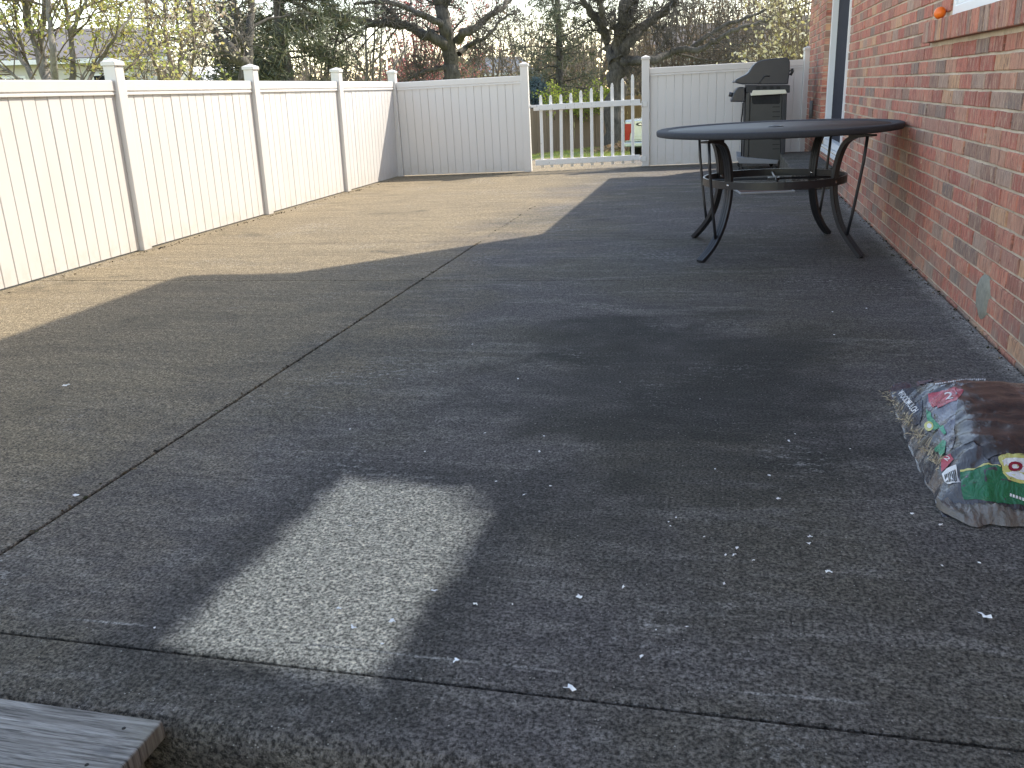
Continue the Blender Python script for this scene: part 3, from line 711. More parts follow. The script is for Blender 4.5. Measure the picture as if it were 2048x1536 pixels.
m_ = MB().box(s_-0.03, s_+0.04, -0.062, -0.052, z_-0.02, z_+0.012); m_.tube([(s_-0.02, -0.07, z_-0.03), (s_-0.02, -0.07, z_+0.03)], 0.006, 8)
m_.build('latch', M['gate'], gate)

# ================================================================== PATIO TABLE
TC = Vector((0.315, 5.615, 0.0)); TR = 0.717; TZ = 0.742
table = empty('patio_table', TC, 'round black metal patio table with a glass top and curved legs', 'table')
prof = [(TR-0.07, -0.008), (TR-0.055, -0.002), (TR-0.016, 0.0), (TR-0.005, -0.004), (TR, -0.009), (TR-0.0005, -0.029), (TR-0.004, -0.036), (TR-0.02, -0.039), (TR-0.06, -0.039), (TR-0.07, -0.03), (TR-0.07, -0.008)]
MB().lathe(prof, (0, 0, TZ), 96).build('table_rim', M['rim_metal'], table)
glass = MB().lathe([(0.034, -0.008), (TR-0.068, -0.008), (TR-0.068, -0.014), (0.034, -0.014), (0.034, -0.008)], (0, 0, TZ), 96).build('table_glass', M['tglass'], table)
MB().lathe([(0.022, -0.02), (0.022, -0.004), (0.03, -0.002), (0.045, -0.004), (0.046, -0.0075), (0.036, -0.0076), (0.035, -0.02), (0.022, -0.02)], (0, 0, TZ), 32).build('umbrella_ring', M['black_metal'], table)
RZ = 0.425; RR = 0.428
ring = MB().lathe([(RR-0.012, -0.022), (RR, -0.022), (RR, 0.022), (RR-0.012, 0.022), (RR-0.012, -0.022)], (0, 0, RZ), 72, smooth=False).build('lower_ring', M['black_metal'], table)
br = MB(); br.tube([(-RR+0.01, 0.012, RZ), (RR-0.01, 0.012, RZ)], 0.007, 6); br.tube([(0.012, -RR+0.01, RZ), (0.012, RR-0.01, RZ)], 0.007, 6)
br.lathe([(0.024, -0.008), (0.038, -0.008), (0.038, 0.009), (0.024, 0.009), (0.024, -0.008)], (0.0, 0.0, RZ), 24, smooth=False)
br.build('ring_brace', M['black_metal'], table)
feet = [(-0.108, 5.118), (0.803, 5.230), (-0.171, 6.012), (0.712, 6.112)]
def bez(p, n=22):
    out = []
    # Catmull-Rom
    P = [p[0]]+list(p)+[p[-1]]
    for i in range(1, len(P)-2):
        for k in range(n//(len(p)-1)+1):
            t_ = k/(n//(len(p)-1)+1); a, b_, c, d = (np.array(q) for q in (P[i-1], P[i], P[i+1], P[i+2]))
            out.append(0.5*((2*b_)+(c-a)*t_+(2*a-5*b_+4*c-d)*t_**2+(-a+3*b_-3*c+d)*t_**3))
    out.append(np.array(p[-1])); return out
for fx, fy in feet:
    dx, dy = fx-TC.x, fy-TC.y; rf_ = math.hypot(dx, dy); az = math.atan2(dy, dx)
    prof = bez([(0.575, TZ-0.056), (0.525, TZ-0.064), (0.47, TZ-0.10), (0.432, TZ-0.19), (0.414, 0.42), (0.43, 0.30), (0.48, 0.17), (0.56, 0.07), (rf_, 0.006)], 32)
    # curved flat bar of rectangular section with two grooves
    mb = MB(); n = len(prof); sec = [(-0.024, -0.011), (-0.010, -0.011), (-0.008, -0.008), (-0.006, -0.011), (0.006, -0.011), (0.008, -0.008), (0.010, -0.011), (0.024, -0.011), (0.024, 0.011), (0.010, 0.011), (0.008, 0.008), (0.006, 0.011), (-0.006, 0.011), (-0.008, 0.008), (-0.010, 0.011), (-0.024, 0.011)]
    vs = []
    for i in range(n):
        t_ = prof[min(i+1, n-1)]-prof[max(i-1, 0)]; t_ = t_/np.linalg.norm(t_); nn = np.array([-t_[1], t_[0]])
        for (a, c) in sec: vs.append((prof[i][0]+nn[0]*c, a, prof[i][1]+nn[1]*c))
    k_ = len(sec); fs = [(i*k_+q, i*k_+(q+1) % k_, (i+1)*k_+(q+1) % k_, (i+1)*k_+q) for i in range(n-1) for q in range(k_)] + [tuple(range(k_)), tuple(range((n-1)*k_, n*k_))]
    mb.add(vs, fs)
    leg = mb.build('leg', M['black_metal'], table, (0, 0, 0), (0, 0, az))
    MB().box(0.50, 0.64, -0.028, 0.028, TZ-0.062, TZ-0.051).build('mounting_plate', M['black_metal'], leg)
    MB().tube([(0.600, 0, TZ-0.058), (0.588, 0, TZ-0.2), (0.568, 0, 0.40), (0.545, 0, 0.25), (0.52, 0, 0.118)], 0.0088, 10).build('rod', M['black_metal'], leg)
    MB().tube([(0.400, 0, RZ), (0.428, 0, RZ)], 0.010, 6).build('bolt', M['chrome'], leg)
    MB().lathe([(0.0, 0.0), (0.013, 0.0), (0.015, 0.004), (0.012, 0.012), (0.0, 0.014)], (rf_-0.005, 0, 0.0), 16).build('foot', M['rubber'], leg)

# ================================================================== GAS GRILL (seen from its side, front faces the left)
GY0, GY1 = 10.50, 11.28
def gp(u, v, y=GY0):            # from the picture: enlarged crop coordinates
    q = on_y(1420+u/5.12, 100+v/5.12, y); return (q[0], q[2])
gbase = gp(300, 1225)
grill = empty('gas_grill', (gp(580, 0)[0], (GY0+GY1)/2, 0), 'dark gas barbecue grill with folded side shelf in front of the white fence', 'grill')
GO = Vector(grill.location)
def gpart(mb, name, mat, parent=grill, bev=0.006):
    me = mb.mesh(name); me.transform(Matrix.Translation(-GO)); o = link(name, me, mat, parent)
    if bev: bevel(o, bev, 2)
    return o
def gprism(pts, y0, y1, name, mat, parent=grill, bev=0.006): return gpart(MB().prism([gp(*p) for p in pts], y0, y1), name, mat, parent, bev)
lid = gprism([(250, 330), (268, 300), (320, 272), (375, 245), (400, 220), (420, 190), (440, 158), (470, 130), (500, 112), (545, 100), (610, 90), (690, 82), (760, 80), (800, 82), (815, 96), (820, 130), (818, 200), (815, 250), (806, 300), (800, 352), (490, 354), (350, 354), (290, 344)], GY0, GY1, 'lid', M['grill_lid'], bev=0.012)
lx, lz = gp(245, 327); mb = MB(); mb.tube([(lx, GY0+0.1, lz), (lx, GY1-0.1, lz)], 0.014, 10); mb.tube([(lx, GY0+0.1, lz), (lx+0.05, GY0+0.1, lz+0.01)], 0.009, 8); mb.tube([(lx, GY1-0.1, lz), (lx+0.05, GY1-0.1, lz+0.01)], 0.009, 8)
gpart(mb, 'lid_handle', M['grey_plastic'], lid, 0)
# embossed seam on the lid side
sm = [gp(*p, GY0) for p in ((495, 350), (520, 318), (548, 278), (565, 268), (610, 268))]
gpart(MB().tube([(p[0], GY0-0.002, p[1]) for p in sm], 0.006, 6), 'lid_seam', M['black_metal'], lid, 0)
hk = gp(828, 220); gpart(MB().tube([(hk[0], GY0+0.03, hk[1]-0.04), (hk[0]+0.02, GY0+0.03, hk[1]), (hk[0]+0.012, GY0+0.03, hk[1]+0.03)], 0.016, 8).tube([(hk[0]+0.012, GY0+0.03, hk[1]+0.01), (hk[0]+0.012, GY1-0.03, hk[1]+0.01)], 0.008, 8), 'lid_hinge', M['black_metal'], lid, 0)
gprism([(372, 360), (820, 360), (818, 438), (372, 438)], GY0+0.01, GY1-0.01, 'firebox', M['grill_body'])
mb = MB()
for u in (470, 540, 610, 680): mb.prism([gp(u, 372), gp(u+40, 372), gp(u+40, 405), gp(u, 405)], GY0+0.004, GY0+0.0095)
gpart(mb, 'vent', M['rubber'], bev=0)
gprism([(415, 466), (440, 412), (770, 405), (787, 440), (780, 446), (420, 468)], GY0-0.035, GY0+0.008, 'side_shelf', M['cream'], bev=0.008)
# cart: posts, side panel with recessed grip, louvre lines
gprism([(372, 439), (412, 439), (392, 1135), (350, 1135)], GY0, GY0+0.04, 'cart_post', M['grill_panel'])
gprism([(742, 450), (790, 445), (766, 1135), (722, 1135)], GY0, GY0+0.04, 'cart_post', M['grill_body'])
gprism([(372, 439), (412, 439), (392, 1135), (350, 1135)], GY1-0.04, GY1, 'cart_post', M['grill_panel'])
gprism([(742, 450), (790, 445), (766, 1135), (722, 1135)], GY1-0.04, GY1, 'cart_post', M['grill_body'])
panel = gprism([(413, 470), (741, 455), (721, 1130), (393, 1130)], GY0+0.012, GY0+0.03, 'side_panel', M['grill_panel'])
gprism([(430, 470), (720, 458), (718, 540), (705, 552), (450, 556), (432, 544)], GY0+0.0085, GY0+0.0118, 'hand_grip', M['rubber'], panel, 0.002)
mb = MB()
for v in (580, 630, 680, 912, 965, 1010): mb.prism([gp(640, v), gp(716, v-2), gp(716, v+6), gp(640, v+8)], GY0+0.008, GY0+0.0119)
gpart(mb, 'louvre', M['rubber'], panel, 0)
gprism([(413, 470), (741, 455), (721, 1130), (393, 1130)], GY1-0.03, GY1-0.012, 'side_panel', M['grill_panel'])
gprism([(355, 470), (372, 470), (350, 1130), (335, 1130)], GY0+0.04, GY1-0.04, 'front_door', M['grill_body'])
ctl = gprism([(205, 525), (222, 500), (240, 450), (262, 408), (285, 388), (310, 382), (360, 382), (362, 532), (215, 532)], GY0+0.02, GY1-0.02, 'control_panel', M['grill_lid'], bev=0.01)
kx, kz = gp(225, 462)
for yk in (GY0+0.12, (GY0+GY1)/2, GY1-0.12):
    gpart(MB().tube([(kx+0.02, yk, kz-0.005), (kx-0.03, yk, kz+0.008)], 0.024, 12), 'knob', M['black_metal'], ctl, 0)
hz_ = [gp(*p) for p in ((348, 540), (344, 600), (340, 650), (330, 720), (335, 900), (332, 1090))]
gpart(MB().tube([(p[0]-0.01, GY0+0.03, p[1]) for p in hz_], 0.008, 8), 'gas_hose', M['rubber'], bev=0)
gprism([(275, 1092), (345, 1096), (700, 1128), (690, 1165), (300, 1162), (275, 1125)], GY0-0.02, GY1+0.02, 'bottom_shelf', M['grey_plastic'])
for (u, yy) in ((320, GY0+0.02), (320, GY1-0.06), (665, GY0+0.02), (665, GY1-0.06)):
    x_, z_ = gp(u, 1165)
    w_ = gpart(MB().tube([(x_, yy, 0.033), (x_, yy+0.035, 0.033)], 0.032, 18), 'wheel', M['rubber'], bev=0.004)
    gpart(MB().box(x_-0.012, x_+0.012, yy-0.006, yy+0.041, 0.036, max(0.08, z_+0.03)), 'caster_fork', M['black_metal'], w_, 0.003)

# ================================================================== MULCH BAG
from mathutils import noise as mnoise
BX0, BX1, BY0, BY1 = 0.515, 1.022, 1.985, 2.90
def bag_left(y):
    t_ = (y-BY0)/(BY1-BY0); return 0.535+0.03*t_-0.012*math.sin(math.pi*t_)+0.006*mnoise.noise(Vector((y*14, 3, 1)))
def bag_z(x, y):
    l = bag_left(y); u = (x-l)/(BX1-l); v = (y-BY0)/(BY1-BY0)
    if u <= 0 or u >= 1 or v <= 0 or v >= 1: return 0.0
    def edge(q, w, p): 
        q = min(1, q/w); return 1-(1-q)**p
    e = edge(u, 0.30, 2.4)*edge(1-u, 0.2, 2.4)*edge(v, 0.24, 2.2)*edge(1-v, 0.42, 2.0)
    z = e*(0.118+0.026*math.sin(math.pi*min(1, u*1.1))*math.sin(math.pi*v))
    # creases running in from the edges, crumpled film
    P = Vector((x*7+y*2, y*15-x*5, 0.3))
    cr = abs(mnoise.noise(P)); cr2 = abs(mnoise.noise(Vector((x*26-y*9, y*22+x*12, 5.1))))
    wgt = (1-min(1, u/0.45))*0.8+0.35+0.5*(1-min(1, v/0.3))
    z += e**0.5*wgt*(0.034*(0.22-cr)+0.018*(0.20-cr2)+0.004*mnoise.noise(Vector((x*60, y*60, 2))))
    return max(0.002, z)
def on_bag(px, py):
    d = ray(px, py); lo = None
    t_ = 1.5
    while t_ < 4.5:
        p = CAM+d*t_
        if p[2] <= bag_z(p[0], p[1])+1e-4: break
        t_ += 0.004
    a, b_ = t_-0.004, t_
    for _ in range(12):
        mid = (a+b_)/2; p = CAM+d*mid
        if p[2] <= bag_z(p[0], p[1])+1e-4: b_ = mid
        else: a = mid
    return CAM+d*b_
def mat_film(name, col, rough=0.2, coat=0.15, bmp=0.45):
    t = NT(name); P = t.pos()
    c = t.mix(t.ramp(t.noise(P, 26, 5, 0.7), 0.3, 0.75), tuple(q*0.75 for q in col), col)
    h = t.math('ADD', t.noise(t.map(P, (30, 14, 20)), 1.5, 4, 0.6, 1.5), t.math('MULTIPLY', t.noise(P, 130, 3), 0.25))
    t.set(Base_Color=c, Roughness=rough, Normal=t.bump(h, bmp, 0.016)); t.b.inputs['Coat Weight'].default_value = coat; t.b.inputs['Coat Roughness'].default_value = 0.08; return t.m
M['film'] = mat_film('dark_bag_film', (0.045, 0.045, 0.055), 0.16, 0.6)
M['film_brown'] = mat_film('brown_print', (0.034, 0.030, 0.033), 0.26, 0.25, 0.2)
M['film_green'] = mat_film('green_print', (0.012, 0.135, 0.058)); M['film_navy'] = mat_film('navy_print', (0.018, 0.026, 0.055))
M['film_pink'] = mat_film('red_print', (0.40, 0.055, 0.085)); M['film_yellow'] = mat_film('yellow_print', (0.55, 0.52, 0.17))
M['film_white'] = mat_film('white_print', (0.74, 0.74, 0.76), 0.5, 0.0); M['film_red'] = mat_film('crimson_print', (0.25, 0.015, 0.04)); M['film_black'] = mat_film('black_print', (0.012, 0.012, 0.013))
M['film_violet'] = mat_film('violet_sheen_print', (0.085, 0.085, 0.125), 0.2, 0.6); M['film_teal'] = mat_film('teal_print', (0.03, 0.26, 0.15))  # violet grey: sky sheen put into the film colour
M['film_clear'] = mat_film('clear_seam_film', (0.15, 0.135, 0.12), 0.14)
M['straw'] = simple('straw_fibre', (0.42, 0.35, 0.24), 0.8, var=0.35, scale=60)
bag = empty('mulch_bag', (0.78, 2.44, 0), 'crumpled plastic bag of wood mulch lying against the brick wall', 'bag')
BO = Vector((0.78, 2.44, 0))
def bpart(mb_or_me, name, mat, parent=bag):
    me = mb_or_me if isinstance(mb_or_me, bpy.types.Mesh) else mb_or_me.mesh(name)
    me.transform(Matrix.Translation(-BO)); me.name = name; return link(name, me, mat, parent)
nu, nv = 96, 120; mb = MB(); vs = []
for j in range(nv+1):
    y = BY0+(BY1-BY0)*j/nv; l = bag_left(y)
    for i in range(nu+1):
        q = i/nu; q = q**1.5; x = l+(BX1-l)*q; vs.append((x, y, bag_z(x, y)))
mb.add(vs, [(j*(nu+1)+i, j*(nu+1)+i+1, (j+1)*(nu+1)+i+1, (j+1)*(nu+1)+i) for j in range(nv) for i in range(nu)], 0, True)
sack = bpart(mb, 'sack', M['film'])
def drape(pts2d_faces, name, mat, off, parent=None, cell=0.012):
    verts, faces = pts2d_faces
    bm = bmesh.new(); bv = [bm.verts.new((p[0], p[1], 0)) for p in verts]
    for f in faces:
        try: bm.faces.new([bv[i] for i in f])
        except ValueError: pass
    bmesh.ops.triangulate(bm, faces=bm.faces)
    x0 = min(p[0] for p in verts); x1 = max(p[0] for p in verts); y0 = min(p[1] for p in verts); y1 = max(p[1] for p in verts)
    for ax, lo, hi in ((0, x0, x1), (1, y0, y1)):
        k = lo+cell
        while k < hi:
            co = Vector((k, 0, 0)) if ax == 0 else Vector((0, k, 0)); no = Vector((1, 0, 0)) if ax == 0 else Vector((0, 1, 0))
            bmesh.ops.bisect_plane(bm, geom=bm.verts[:]+bm.edges[:]+bm.faces[:], plane_co=co, plane_no=no); k += cell
    for v in bm.verts:
        x, y = v.co.x, v.co.y; e = 0.004
        n = Vector((-(bag_z(x+e, y)-bag_z(x-e, y))/(2*e), -(bag_z(x, y+e)-bag_z(x, y-e))/(2*e), 1)).normalized()
        v.co = Vector((x, y, bag_z(x, y)))+n*off
    for f in bm.faces: f.smooth = True
    bmesh.ops.recalc_face_normals(bm, faces=bm.faces)
    for f in bm.faces:
        if f.normal.z < 0: f.normal_flip()
    me = bpy.data.meshes.new(name); bm.to_mesh(me); bm.free()
    return bpart(me, name, mat, parent or sack)
def bp(u, v): p = on_bag(1740+u/4.266, 720+v/4.266); return (p[0], p[1])
def panel_(pts, name, mat, off=0.0015, cell=0.012):
    v = [bp(*q) for q in pts]; return drape((v, [tuple(range(len(v)))]), name, mat, off, cell=cell)
RX = 1500      # a little past the picture's right edge
panel_([(495, 290), (700, 235), (790, 215), (760, 330), (735, 470), (720, 600), (740, 640), (700, 760), (640, 740), (600, 640), (540, 620), (485, 540), (480, 400)], 'sky_sheen', M['film_violet'], 0.0012)  # sky reflection on the plastic, painted as a violet-grey panel
panel_([(800, 205), (960, 195), (1180, 202), (1270, 290), (1330, 420), (RX, 500), (RX, 830), (1100, 810), (1010, 850), (960, 740), (880, 690), (800, 725), (740, 660), (725, 520), (740, 400)], 'bark_picture', M['film_brown'], 0.0014)
panel_([(772, 955), (880, 945), (1010, 895), (1110, 915), (RX, 960), (RX, 1260), (1190, 1232), (1000, 1205), (800, 1190), (780, 1100)], 'green_band', M['film_green'], 0.0014)
panel_([(770, 938), (880, 930), (1010, 880), (1112, 900), (1112, 912), (1010, 894), (880, 944), (770, 953)], 'yellow_line', M['film_yellow'], 0.002, 0.008)
panel_([(1092, 830), (1130, 808), (1240, 803), (RX, 806), (RX, 1085), (1314, 1055), (1180, 1022), (1128, 960)], 'logo_plate', M['film_yellow'], 0.0022)
panel_([(1128, 866), (1160, 842), (1240, 838), (RX, 842), (RX, 1050), (1314, 1030), (1195, 1000), (1150, 960)], 'logo_plate', M['film_white'], 0.0028)
panel_([(172, 235), (215, 205), (290, 190), (350, 205), (400, 265), (440, 330), (452, 430), (430, 560), (375, 560), (335, 470), (260, 370), (190, 290)], 'navy_label', M['film_navy'], 0.0016)
panel_([(497, 292), (620, 262), (740, 242), (800, 262), (740, 350), (660, 375), (580, 410)], 'red_label', M['film_pink'], 0.0024)
panel_([(485, 420), (530, 482), (600, 560), (655, 625), (640, 642), (560, 602), (505, 540), (488, 480)], 'green_triangle', M['film_teal'], 0.0026)
panel_([(552, 762), (628, 684), (655, 700), (640, 795), (612, 828)], 'green_tag', M['film_teal'], 0.0026)
panel_([(612, 858), (690, 800), (722, 850), (650, 930), (612, 958)], 'red_tag', M['film_pink'], 0.0026)
panel_([(618, 975), (660, 930), (740, 895), (770, 1048), (690, 1062), (640, 1040)], 'barcode_label', M['film_white'], 0.0022)
panel_([(396, 190), (530, 168), (546, 186), (430, 212)], 'white_tag', M['film_violet'], 0.0024)
def disc(u, v, r, name, mat, off): panel_([(u+r*math.cos(a*math.pi/9), v+r*1.05*math.sin(a*math.pi/9)) for a in range(18)], name, mat, off, 0.008)
disc(508, 568, 40, 'round_seal', M['film_yellow'], 0.003); disc(514, 566, 20, 'round_seal', M['film_white'], 0.0036)
for i in range(7):
    a = i/7; panel_([(640+a*95, 985-a*50), (650+a*95, 980-a*50), (664+a*95, 1045-a*14), (655+a*95, 1050-a*14)], 'barcode_bar', M['film_black'], 0.003, 0.02)
def text_on(txt, p0, p1, up, mat, off, name='lettering', bold=0.012):
    """letters draped on the film: baseline from p0 to p1, up = point above p0 at cap height (crop coordinates)"""
    cu = bpy.data.curves.new('txt', 'FONT'); cu.body = txt; cu.size = 1.0; cu.resolution_u = 3; cu.offset = bold
    tmp = bpy.data.objects.new('txt', cu); COL.objects.link(tmp); dg = bpy.context.evaluated_depsgraph_get()
    me = bpy.data.meshes.new_from_object(tmp.evaluated_get(dg)); bpy.data.objects.remove(tmp); bpy.data.curves.remove(cu)
    X = [v.co.x for v in me.vertices]; Yv = [v.co.y for v in me.vertices]; w0, w1 = min(X), max(X); h0, h1 = 0.0, max(Yv)
    vs = []
    for x, y in zip(X, Yv):
        a = (x-w0)/(w1-w0); c = (y-h0)/(h1-h0)
        vs.append(bp(p0[0]+(p1[0]-p0[0])*a+(up[0]-p0[0])*c, p0[1]+(p1[1]-p0[1])*a+(up[1]-p0[1])*c))
    fs = [tuple(p.vertices) for p in me.polygons]; bpy.data.meshes.remove(me)
    return drape((vs, fs), name, mat, off, cell=0.01)
text_on('WOODMULCH', (238, 292), (378, 458), (283, 258), M['film_white'], 0.0034, bold=0.02)
text_on('2', (652, 345), (715, 335), (640, 285), M['film_white'], 0.0036)
text_on('2', (632, 842), (668, 868), (662, 818), M['film_white'], 0.0036)
text_on('O', (1172, 948), (1300, 952), (1172, 868), M['film_red'], 0.0042, bold=0.07)
# lines of small print that cannot be read
for i in range(24):
    u = 560+i*18; v = 205-min(1, i/14)*40+(i % 2)*2
    panel_([(u, v), (u+11, v-2), (u+11, v+7), (u, v+9)], 'small_print', M['film_white'], 0.003, 0.03)
for i in range(7):
    panel_([(1190+i*26, 1140+i*9), (1208+i*26, 1146+i*9), (1206+i*26, 1170+i*9), (1188+i*26, 1164+i*9)], 'small_print', M['film_white'], 0.003, 0.03)
# clear sealed hem along the front end
mb = MB(); vs = []; nh = 110
for i in range(nh+1):
    x = 0.528+(1.02-0.528)*i/nh
    yf = 2.035-0.095*min(1, (x-0.528)/0.07)**0.6+0.012*math.sin(x*31)+0.006*math.sin(x*83)
    for k in range(7):
        q = k/6; y = yf+(2.03-yf)*q+(0.02 if k == 6 else 0)
        z = 0.004+(0.024*math.sin(math.pi*min(1, q*0.9+0.1))*(0.8+0.5*math.sin(x*38+q*3))*(0.6+0.4*abs(math.sin(x*23)))+0.012*abs(mnoise.noise(Vector((x*60, y*60, 8))))+0.006*mnoise.noise(Vector((x*120, y*120, 3))))*min(1, q*5+0.1)+0.010*q
        vs.append((x, y, z))
mb.add(vs, [(i*7+k, (i+1)*7+k, (i+1)*7+k+1, i*7+k+1) for i in range(nh) for k in range(6)], 0, True)
bpart(mb, 'seam_flap', M['film_clear'])
# torn fibres and shreds poking out along the left edge
sr = random.Random(5); mb = MB()
for i in range(190):
    t_ = sr.random()**0.8; u0, v0 = 118+t_*470+sr.gauss(0, 22), 268+t_*640+sr.gauss(0, 22)
    if t_ < 0.1: u0 += sr.uniform(-10, 30)
    p = Vector(on_bag(1740+u0/4.266, 720+v0/4.266))
    if p.z > 0.13: continue
    d = Vector((sr.gauss(-0.2, 1), sr.gauss(0, 1), sr.gauss(-0.1, 0.2))).normalized()*sr.uniform(0.010, 0.024)
    w_ = Vector((sr.gauss(0, 1), sr.gauss(0, 1), sr.gauss(0, 1))).normalized()*sr.uniform(0.0008, 0.0017)
    p.z += 0.003
    q = p+d; q.z = max(q.z, bag_z(q.x, q.y)+0.002); m_ = (p+q)/2+Vector((0, 0, 0.004))
    mb.add([p-w_, p+w_, m_+w_, m_-w_, q], [(0, 1, 2, 3), (3, 2, 4)])
o = bpart(mb, 'straw_shreds', M['straw']); tag(o, kind='stuff')

# ================================================================== WHITE SCRAPS ON THE PATIO
scraps = [(1140,1382,27,'largest crumpled white scrap of paper, by the front joint of the patio'),(912,1325,20,'ragged white scrap of paper just behind the front joint, right of the pale rectangle'),
 (1970,1238,27,'white bent scrap of paper near the right edge in front of the mulch bag'),(1283,1317,15,'white and bluish scrap of paper near the front joint'),(1372,1257,12,'small curved white scrap in the middle foreground'),
 (952,1212,13,'white scrap of paper just right of the pale rectangle'),(784,1246,17,'grey white scrap on the right edge of the pale rectangle'),(707,1259,17,'white curled scrap at the lower end of the pale rectangle'),
 (677,1221,13,'round white scrap inside the pale rectangle'),(868,1185,15,'greyish scrap on the right border of the pale rectangle'),(700,1055,12,'white scrap near the upper end of the pale rectangle'),
 (1159,1197,18,'H shaped white scrap in the middle foreground'),(1247,1178,14,'thin white sliver of paper in the middle foreground'),(1447,1171,12,'white scrap below the little cluster of scraps'),
 (1657,1148,17,'hook shaped white sliver in front of the mulch bag'),(1617,1090,12,None),(1620,1077,14,None),(1474,1099,10,None),(1468,1112,12,None),(1507,1123,8,None),(1557,1000,10,None),(1538,953,8,None),
 (1049,992,11,None),(993,965,7,None),(1101,974,8,None),(1079,905,8,None),(1352,1037,6,None),(1884,1134,8,None),(1958,1128,7,None),(1823,1030,9,None),(1880,1052,9,None),(152,993,13,'white scrap beside the long joint at the left'),
 (133,775,22,'pale twig shaped scrap on the grey concrete at far left'),(1025,1211,6,None),(1408,1076,6,None),(1590,870,6,None),(1733,618,5,None),(1668,671,5,None),(1665,625,5,None),(1312,1262,5,None),(1451,1112,8,None),
 (310,1258,7,None),(1341,1054,5,None),(1337,1046,5,None),(970,868,6,None),(1088,874,6,None),(1036,759,6,None),(1577,884,9,None),(1400,800,4,None),(1240,766,4,None),(945,690,5,None),(765,1290,6,None),(700,860,5,None),(850,905,5,None),(1430,940,5,None),(1700,900,5,None)]
zones = [('tiny white fleck of paper on the shaded concrete just in front of the table legs', lambda x, y: y < 640),
         ('tiny white fleck of paper near the dark blotch in the middle of the patio', lambda x, y: y < 820),
         ('tiny white fleck of paper on the dark concrete left of the mulch bag tip', lambda x, y: y < 930 and x > 1250),
         ('tiny white fleck of paper on the concrete behind the pale rectangle', lambda x, y: y < 910),
         ('small white scrap beside the upper right corner of the pale rectangle', lambda x, y: y < 1010 and x < 1200),
         ('small white scrap on the concrete left of the bottom half of the mulch bag', lambda x, y: y < 1010),
         ('small white scrap lying right in front of the mulch bag hem', lambda x, y: x > 1780),
         ('small white scrap in the tight pair left of the mulch bag front', lambda x, y: x > 1560),
         ('small white scrap in the little cluster in the right foreground', lambda x, y: x > 1440),
         ('tiny white fleck of paper on the bare concrete between rectangle and cluster', lambda x, y: x > 1000),
         ('tiny white fleck of paper by the lower end of the pale rectangle', lambda x, y: True)]
for (px, py, sz, lab) in scraps:
    p = ground(px, py); dist = math.hypot(*(p-CAM)); s_ = sz/FPX*dist*0.55
    mb = MB(); n_ = 9 if sz > 7 else 6; twig = sz == 22
    ang0 = sr.uniform(0, 6.28); el = sr.uniform(0.35, 0.8) if not twig else 0.12
    vs = [(0, 0, 0.004+s_*0.15)]
    for i in range(n_):
        a = 2*math.pi*i/n_; r_ = s_*sr.uniform(0.55, 1.15)
        if sz > 11 and i % 3 == 1: r_ *= 0.45
        vs.append((r_*math.cos(a), r_*el*math.sin(a), max(0.0015, 0.002+s_*sr.uniform(0, 0.55)*(1 if sz > 8 else 0.5))))
    mb.add(vs, [(0, 1+i, 1+(i+1) % n_) for i in range(n_)])
    o = mb.build('paper_scrap', M['paper'], None, (p[0], p[1], 0.001), (0, 0, ang0 if not twig else 0.3))
    if lab is None: lab = next(z_[0] for z_ in zones if z_[1](px, py))
    tag(o, lab, 'litter', 'white scraps scattered on the patio')

# ================================================================== BACKGROUND
# ---- fast branch and leaf builders
def frames(path):
    T = np.gradient(path, axis=0); T /= np.linalg.norm(T, axis=1, keepdims=True)+1e-9
    ref = np.where(np.abs(T[:, 2:3]) < 0.9, np.array([[0, 0, 1.0]]), np.array([[1.0, 0, 0]]))
    U = np.cross(T, ref); U /= np.linalg.norm(U, axis=1, keepdims=True)+1e-9
    return U, np.cross(U, T)
def tubes_mesh(name, branches, fine=3):
    """branches: list of (path Nx3, radii N). Thick ones get more sides."""
    Vs, Fs, base = [], [], 0
    groups = {}
    for p, r in branches:
        s = 9 if r[0] > 0.08 else 6 if r[0] > 0.03 else 4 if r[0] > 0.012 else fine
        groups.setdefault((len(p), s), []).append((p, r))
    for (n, s), L in groups.items():
        P = np.stack([q[0] for q in L]); Rr = np.stack([q[1] for q in L])
        T = np.gradient(P, axis=1); T /= np.linalg.norm(T, axis=2, keepdims=True)+1e-9
        t0 = T[:, :1]; ref = np.where(np.abs(t0[..., 2:3]) < 0.8, np.array([0, 0, 1.0]), np.array([1.0, 0, 0]))
        ref = np.broadcast_to(ref, T.shape)
        U = np.cross(T, ref); U /= np.linalg.norm(U, axis=2, keepdims=True)+1e-9; Wv = np.cross(U, T)
        a = 2*np.pi*np.arange(s)/s
        X = P[:, :, None, :] + Rr[:, :, None, None]*(U[:, :, None, :]*np.cos(a)[None, None, :, None]+Wv[:, :, None, :]*np.sin(a)[None, None, :, None])
        B = len(L); idx = base+np.arange(B*n*s).reshape(B, n, s)
        f = np.stack([idx[:, :-1, :], np.roll(idx, -1, 2)[:, :-1, :], np.roll(idx, -1, 2)[:, 1:, :], idx[:, 1:, :]], -1).reshape(-1, 4)
        Vs.append(X.reshape(-1, 3)); Fs.append(f); base += B*n*s
    return np_mesh(name, np.concatenate(Vs), np.concatenate(Fs), True)
def leaves_mesh(name, pos, size, rs, flat=0.0, elong=1.0, wid=0.35):
    pos = np.asarray(pos); n = len(pos)
    A = rs.normal(size=(n, 3)); A[:, 2] *= 1-flat; A /= np.linalg.norm(A, axis=1, keepdims=True)
    B = rs.normal(size=(n, 3)); B -= A*(A*B).sum(1, keepdims=True); B /= np.linalg.norm(B, axis=1, keepdims=True)
    s = size*rs.uniform(0.55, 1.3, (n, 1))
    V = np.stack([pos-A*s*elong*0.5, pos+B*s*wid, pos+A*s*elong*0.5, pos-B*s*wid], 1)
    return np_mesh(name, V.reshape(-1, 3), np.arange(4*n).reshape(n, 4), False)
